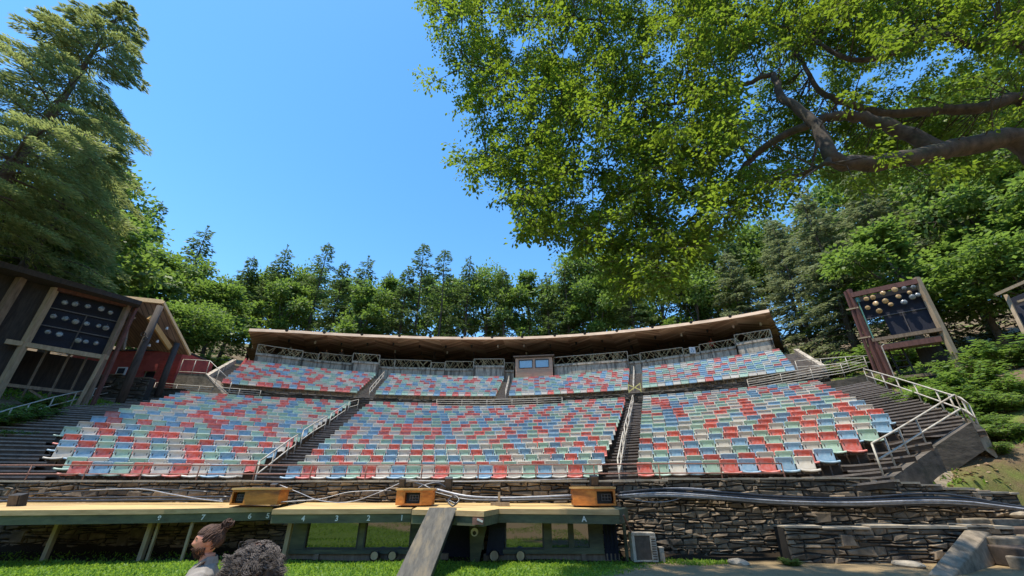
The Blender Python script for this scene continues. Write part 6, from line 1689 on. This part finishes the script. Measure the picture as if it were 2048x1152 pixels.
def tufts(mb, n, g, where, length, r, curl, dens=None, lift=.3, lock=1):
    made = 0
    while made < n:
        d0 = g.normal(size=3); d0 /= np.linalg.norm(d0)
        if not where(d0, g): continue
        tw = g.normal(size=3); ph0 = g.uniform(0, 6.28); L0 = length * g.uniform(.6, 1.3); cu0 = curl * g.uniform(.5, 1.3)
        for _ in range(lock):         # the strands of one lock share their curl
            d = d0 + g.normal(0, .045 if lock > 1 else 0, 3); d /= np.linalg.norm(d)
            x, y, z = head_pt(*d); p = np.array([x, y - .012, z + HZ]) + d*.003
            L = L0 * g.uniform(.85, 1.15); t = np.cross(d, tw); t /= np.linalg.norm(t)+1e-9
            down = np.array([0, .25, -1.0]); t = t*.6 + down*.5 + d*lift; t /= np.linalg.norm(t)
            u = np.cross(d, t); pts = []; ph = ph0 + g.normal(0, .15)
            for k in range(7):
                s = k/6; pts.append(p + t*L*s + d*(.012*math.sin(s*2.5) + cu0*math.sin(ph+s*8)*s) + u*cu0*math.cos(ph+s*8)*s)
            mb.tube([tuple(q) for q in pts], [r, r*1.1, r, r, r*.9, r*.7, r*.3], 3, False); made += 1
def person(label, loc, rz, group, top, bottom, hair, vox=.008, scale=1.0):
    root = empty('person', loc, rz, label, 'person', group); root.scale = (scale,)*3
    b = MB(); add_head(b)
    loft(b, [((0,.012,1.545), .052,.055), ((0,.014,1.50), .054,.056), ((0,.016,1.455), .064,.062), ((0,.016,1.43), .12,.075), ((0,.014,1.40), .18,.088), ((0,.008,1.30), .175,.105), ((0,.004,1.10), .15,.095), ((0,.004,.95), .158,.10), ((0,.004,.86), .155,.10)])
    for s in (-1, 1):
        b.tube([(s*.155, .012, 1.395), (s*.20, .016, 1.36), (s*.235, .03, 1.22), (s*.255, .03, 1.10), (s*.258, -.02, .97), (s*.255, -.06, .86)], [.055, .054, .046, .040, .034, .026], 12)
        b.tube([(s*.255, -.06, .87), (s*.254, -.07, .82), (s*.25, -.078, .775)], [.027, .034, .030], 10)
        for i, (dy, L) in enumerate(((-.026, .068), (-.009, .078), (.009, .073), (.025, .058))):
            y0 = -.078+dy
            b.tube([(s*.25, y0, .78), (s*.248, y0-.005, .78-L*.5), (s*.236, y0-.008, .78-L*.8), (s*.225, y0-.010, .78-L)], [.0095, .009, .0085, .007], 7)
        b.tube([(s*.248, -.095, .825), (s*.238, -.122, .80), (s*.228, -.130, .768)], [.012, .0105, .008], 7)
        b.tube([(s*.085, .0, .92), (s*.095, -.005, .70), (s*.10, -.01, .50), (s*.10, .012, .32), (s*.10, .02, .07)], [.088, .075, .055, .055, .036], 12)
        b.tube([(s*.10, .03, .045), (s*.105, -.06, .035), (s*.11, -.16, .025)], [.042, .042, .028], 10)
    o = b.local('body', M['skin'], root, True); remesh(o, vox)
    j = MB()
    loft(j, [((0,.020,1.475), .085,.082), ((0,.016,1.44), .145,.098), ((0,.014,1.405), .20,.108), ((0,.008,1.30), .20,.128), ((0,.004,1.10), .18,.118), ((0,.004,.95), .19,.122), ((0,.004,.80), .195,.128)], 24)
    for s in (-1, 1): j.tube([(s*.165, .012, 1.39), (s*.21, .016, 1.355), (s*.245, .03, 1.22), (s*.265, .03, 1.10), (s*.268, -.02, .98), (s*.264, -.055, .89)], [.070, .068, .060, .055, .048, .042], 14)
    o = j.local('jacket', M[top], root, True); remesh(o, vox*1.3)
    if vox < .015:
        tx = bpy.data.textures.new('cloth_folds', 'CLOUDS'); tx.noise_scale = .09; tx.noise_depth = 2
        dm = o.modifiers.new('folds', 'DISPLACE'); dm.texture = tx; dm.strength = .028; dm.mid_level = .5
        c = MB()
        for s in (-1, 1):
            c.prism([(s*.012, -.075, 1.38), (s*.085, -.050, 1.43), (s*.095, .02, 1.50), (s*.065, .03, 1.515), (s*.055, -.03, 1.475)], (s*.006, -.012, .004))
        for k in range(9):
            a0, a1 = math.pi*(.0+.111*k), math.pi*(.0+.111*(k+1))
            f = lambda a, rr, z: (rr*math.cos(a), .02+rr*.95*math.sin(a), z)
            c.add([f(a0, .092, 1.47), f(a1, .092, 1.47), f(a1, .070, 1.525), f(a0, .070, 1.525)], [(0,1,2,3)])
        co = c.local('collar', M[top], root); sd = co.modifiers.new('thick', 'SOLIDIFY'); sd.thickness = .006
        sh = MB(); sh.prism([(-.05, -.088, 1.41), (.05, -.088, 1.41), (.035, -.138, 1.25), (.03, -.135, 1.0), (-.03, -.135, 1.0), (-.035, -.138, 1.25)], (0, -.004, 0)); sh.local('shirt', M['shirt'], root)
    t = MB(); loft(t, [((0,.004,.98), .165,.108), ((0,.004,.88), .175,.118), ((0,.004,.80), .17,.115)])
    for s in (-1, 1): t.tube([(s*.085, .0, .88), (s*.095, -.005, .70), (s*.10, -.01, .50), (s*.10, .012, .32), (s*.10, .02, .06)], [.10, .088, .072, .068, .065], 12)
    o = t.local('trousers', M[bottom], root, True); remesh(o, vox*1.5)
    for s in (-1, 1):
        q = MB(); q.tube([(s*.10, .05, .05), (s*.105, -.06, .042), (s*.11, -.17, .03), (s*.11, -.19, .03)], [.045, .05, .040, .02], 10); q.local('shoe', M['dark'], root, True)
    hair(root)
    if vox < .015:
        for s in (-1, 1):
            e = MB(); ball(e, (s*.031, -.085, HZ+.010), (.0105,)*3); e.local('eye', M['eye'], root, True)
            e = MB(); ball(e, (s*.031, -.0945, HZ+.010), (.004, .002, .004)); e.local('iris', M['dark'], root, True)
            e = MB(); e.tube([(s*.014, -.101, HZ+.026), (s*.032, -.101, HZ+.031), (s*.050, -.088, HZ+.026)], [.003, .0045, .002], 6); e.local('eyebrow', M['hairbrown'], root, True)
    return root
def cap(root, mat, zmin=0.0, r=.008):
    h = MB(); nu, nv = 32, 18; vs = []; fs = []
    for i in range(nv+1):
        t = math.pi*.56*i/nv
        for j in range(nu):
            a = 2*math.pi*j/nu; d = (math.sin(t)*math.cos(a), math.sin(t)*math.sin(a), math.cos(t))
            x, y, z = head_pt(*d); hl = 1.0
            lim = .40 if d[1] < -.35 else -.05
            k = r if d[2] > lim else -.004
            vs.append((x + d[0]*k, y - .012 + d[1]*k, z + HZ + d[2]*k))
    fs = [(i*nu+j, (i+1)*nu+j, (i+1)*nu+(j+1) % nu, i*nu+(j+1) % nu) for i in range(nv) for j in range(nu)]
    h.add(vs, fs); return h
def hair_bun(root):
    g = np.random.default_rng(3)
    h = cap(root, 'hairbrown', r=.010)
    wh = lambda d, g: d[2] > (.45 if d[1] < -.3 else (.0 if abs(d[0]) > .5 and d[1] < .35 else -.45)) and d[1] > -.8
    made = 0
    while made < 420:                 # strands swept back and up to the bun
        d = g.normal(size=3); d /= np.linalg.norm(d)
        if not wh(d, g): continue
        x, y, z = head_pt(*d); p = np.array([x, y-.012, z+HZ]) + d*.006; e = np.array([0, .085, HZ+.105]) + g.normal(0, .012, 3)
        pts = []
        for k in range(6):
            s = k/5; q = p*(1-s) + e*s; v = q - np.array([0, -.012, HZ]); l = np.linalg.norm(v); q = np.array([0, -.012, HZ]) + v/l*max(l, .098 + .018*math.sin(s*3)); pts.append(q + g.normal(0, .0022, 3))
        h.tube([tuple(q) for q in pts], [.0045, .005, .005, .0045, .004, .003], 4, False); made += 1
    for k in range(150):
        c = np.array([0, .098, HZ+.125]); a = g.normal(size=3); a /= np.linalg.norm(a); b = np.cross(a, g.normal(size=3)); b /= np.linalg.norm(b)
        R_ = g.uniform(.022, .050); t0 = g.uniform(0, 6.28)
        pts = [c + (a*math.cos(t0+t) + b*math.sin(t0+t))*R_*np.array([1, 1, .85]) + g.normal(0, .002, 3) for t in np.linspace(0, 2.6, 7)]
        h.tube([tuple(q) for q in pts], .0045, 4, False)
    h.local('hair', M['hairbrown'], root, True)
    bd = MB(); tufts(bd, 420, g, lambda d, g: d[2] < -.32 and d[1] < .1 and not (abs(d[0]) < .3 and -.55 < d[2] < -.30 and g.random() < .8) and d[2] > -.97, .013, .0020, .0015, lift=.05); bd.local('beard', M['hairbrown'], root, True)
def hair_grey(root):
    g = np.random.default_rng(4); h = cap(root, 'hairgrey', r=.004)
    h = MB()
    def wh(d, g):
        if d[1] < -.45 or d[2] < -.62: return False
        if d[2] < -.1 and d[1] < -.05: return False
        crown = math.exp(-(((d[0]-.08)/.42)**2 + ((d[1]-.25)/.50)**2)) if d[2] > .45 else 0
        return g.random() > crown * .72
    tufts(h, 5200, g, wh, .046, .0013, .0085, lift=.30, lock=16)
    h.local('hair', M['hairgrey'], root, True)
def hair_plain(mat):
    def f(root): h = cap(root, mat, r=.012); h.local('hair', M[mat], root, True)
    return f
def hair_hat(root): h = cap(root, 'white', r=.016); h.tube([(0, -.08, HZ+.05), (0, -.16, HZ+.035)], [.06, .045], 10); h.local('cap', M['white'], root, True)
a = P(404, 1112, 3.75)               # chin of the man in profile
person('bearded man in a taupe jacket, curly brown hair tied in a bun, facing left', (a.x + .03, 3.75, a.z - 1.525*.92), math.radians(-66), 'people on the stage floor', 'jacket', 'trousers', hair_bun, .008, .92)
a = P(516, 1076, 1.9)
person('man seen from behind with short curly grey hair, nearest the camera', (a.x, 1.92, a.z - 1.775), math.radians(172), 'people on the stage floor', 'shirt', 'trousers', hair_grey)
for px, py, Y, top, hr, lab in ((684, 699, 44.6, 'shirt', hair_hat, 'tiny person in a white cap standing behind the balcony lattice'), (654, 699, 44.2, 'jacket', hair_plain('hairbrown'), 'tiny dark haired person left of the white cap on the balcony'), (1421, 676, 41.0, 'redcloth', hair_plain('hairbrown'), 'tiny person in a red shirt on the right balcony')):
    a = P(px, py, Y); person(lab, (a.x, Y, a.z - 1.76), 0, 'people on the balcony', top, 'trousers', hr, .022)
# red cloth at the head of the left stairs
a = col_on(487, YU[9] + .3, lambda x: urowz(9, x) + .1); c_ = MB()
n = 14; vs = []
for i, (z, r_) in enumerate(((0, .30), (.3, .24), (.6, .15), (.85, .06), (.95, .03))):
    for j in range(n): t = 2*math.pi*j/n; rr_ = r_*(1 + .22*math.sin(5*t+i*.4)); vs.append((a.x + rr_*math.cos(t), a.y + rr_*math.sin(t), a.z + z))
c_.add(vs, [(i*n+j, i*n+(j+1) % n, (i+1)*n+(j+1) % n, (i+1)*n+j) for i in range(4) for j in range(n)])
tag(c_.build('red_cloth', M['redcloth'], smooth=True), 'red cloth bunched at the top of the upper left steps', 'cloth')
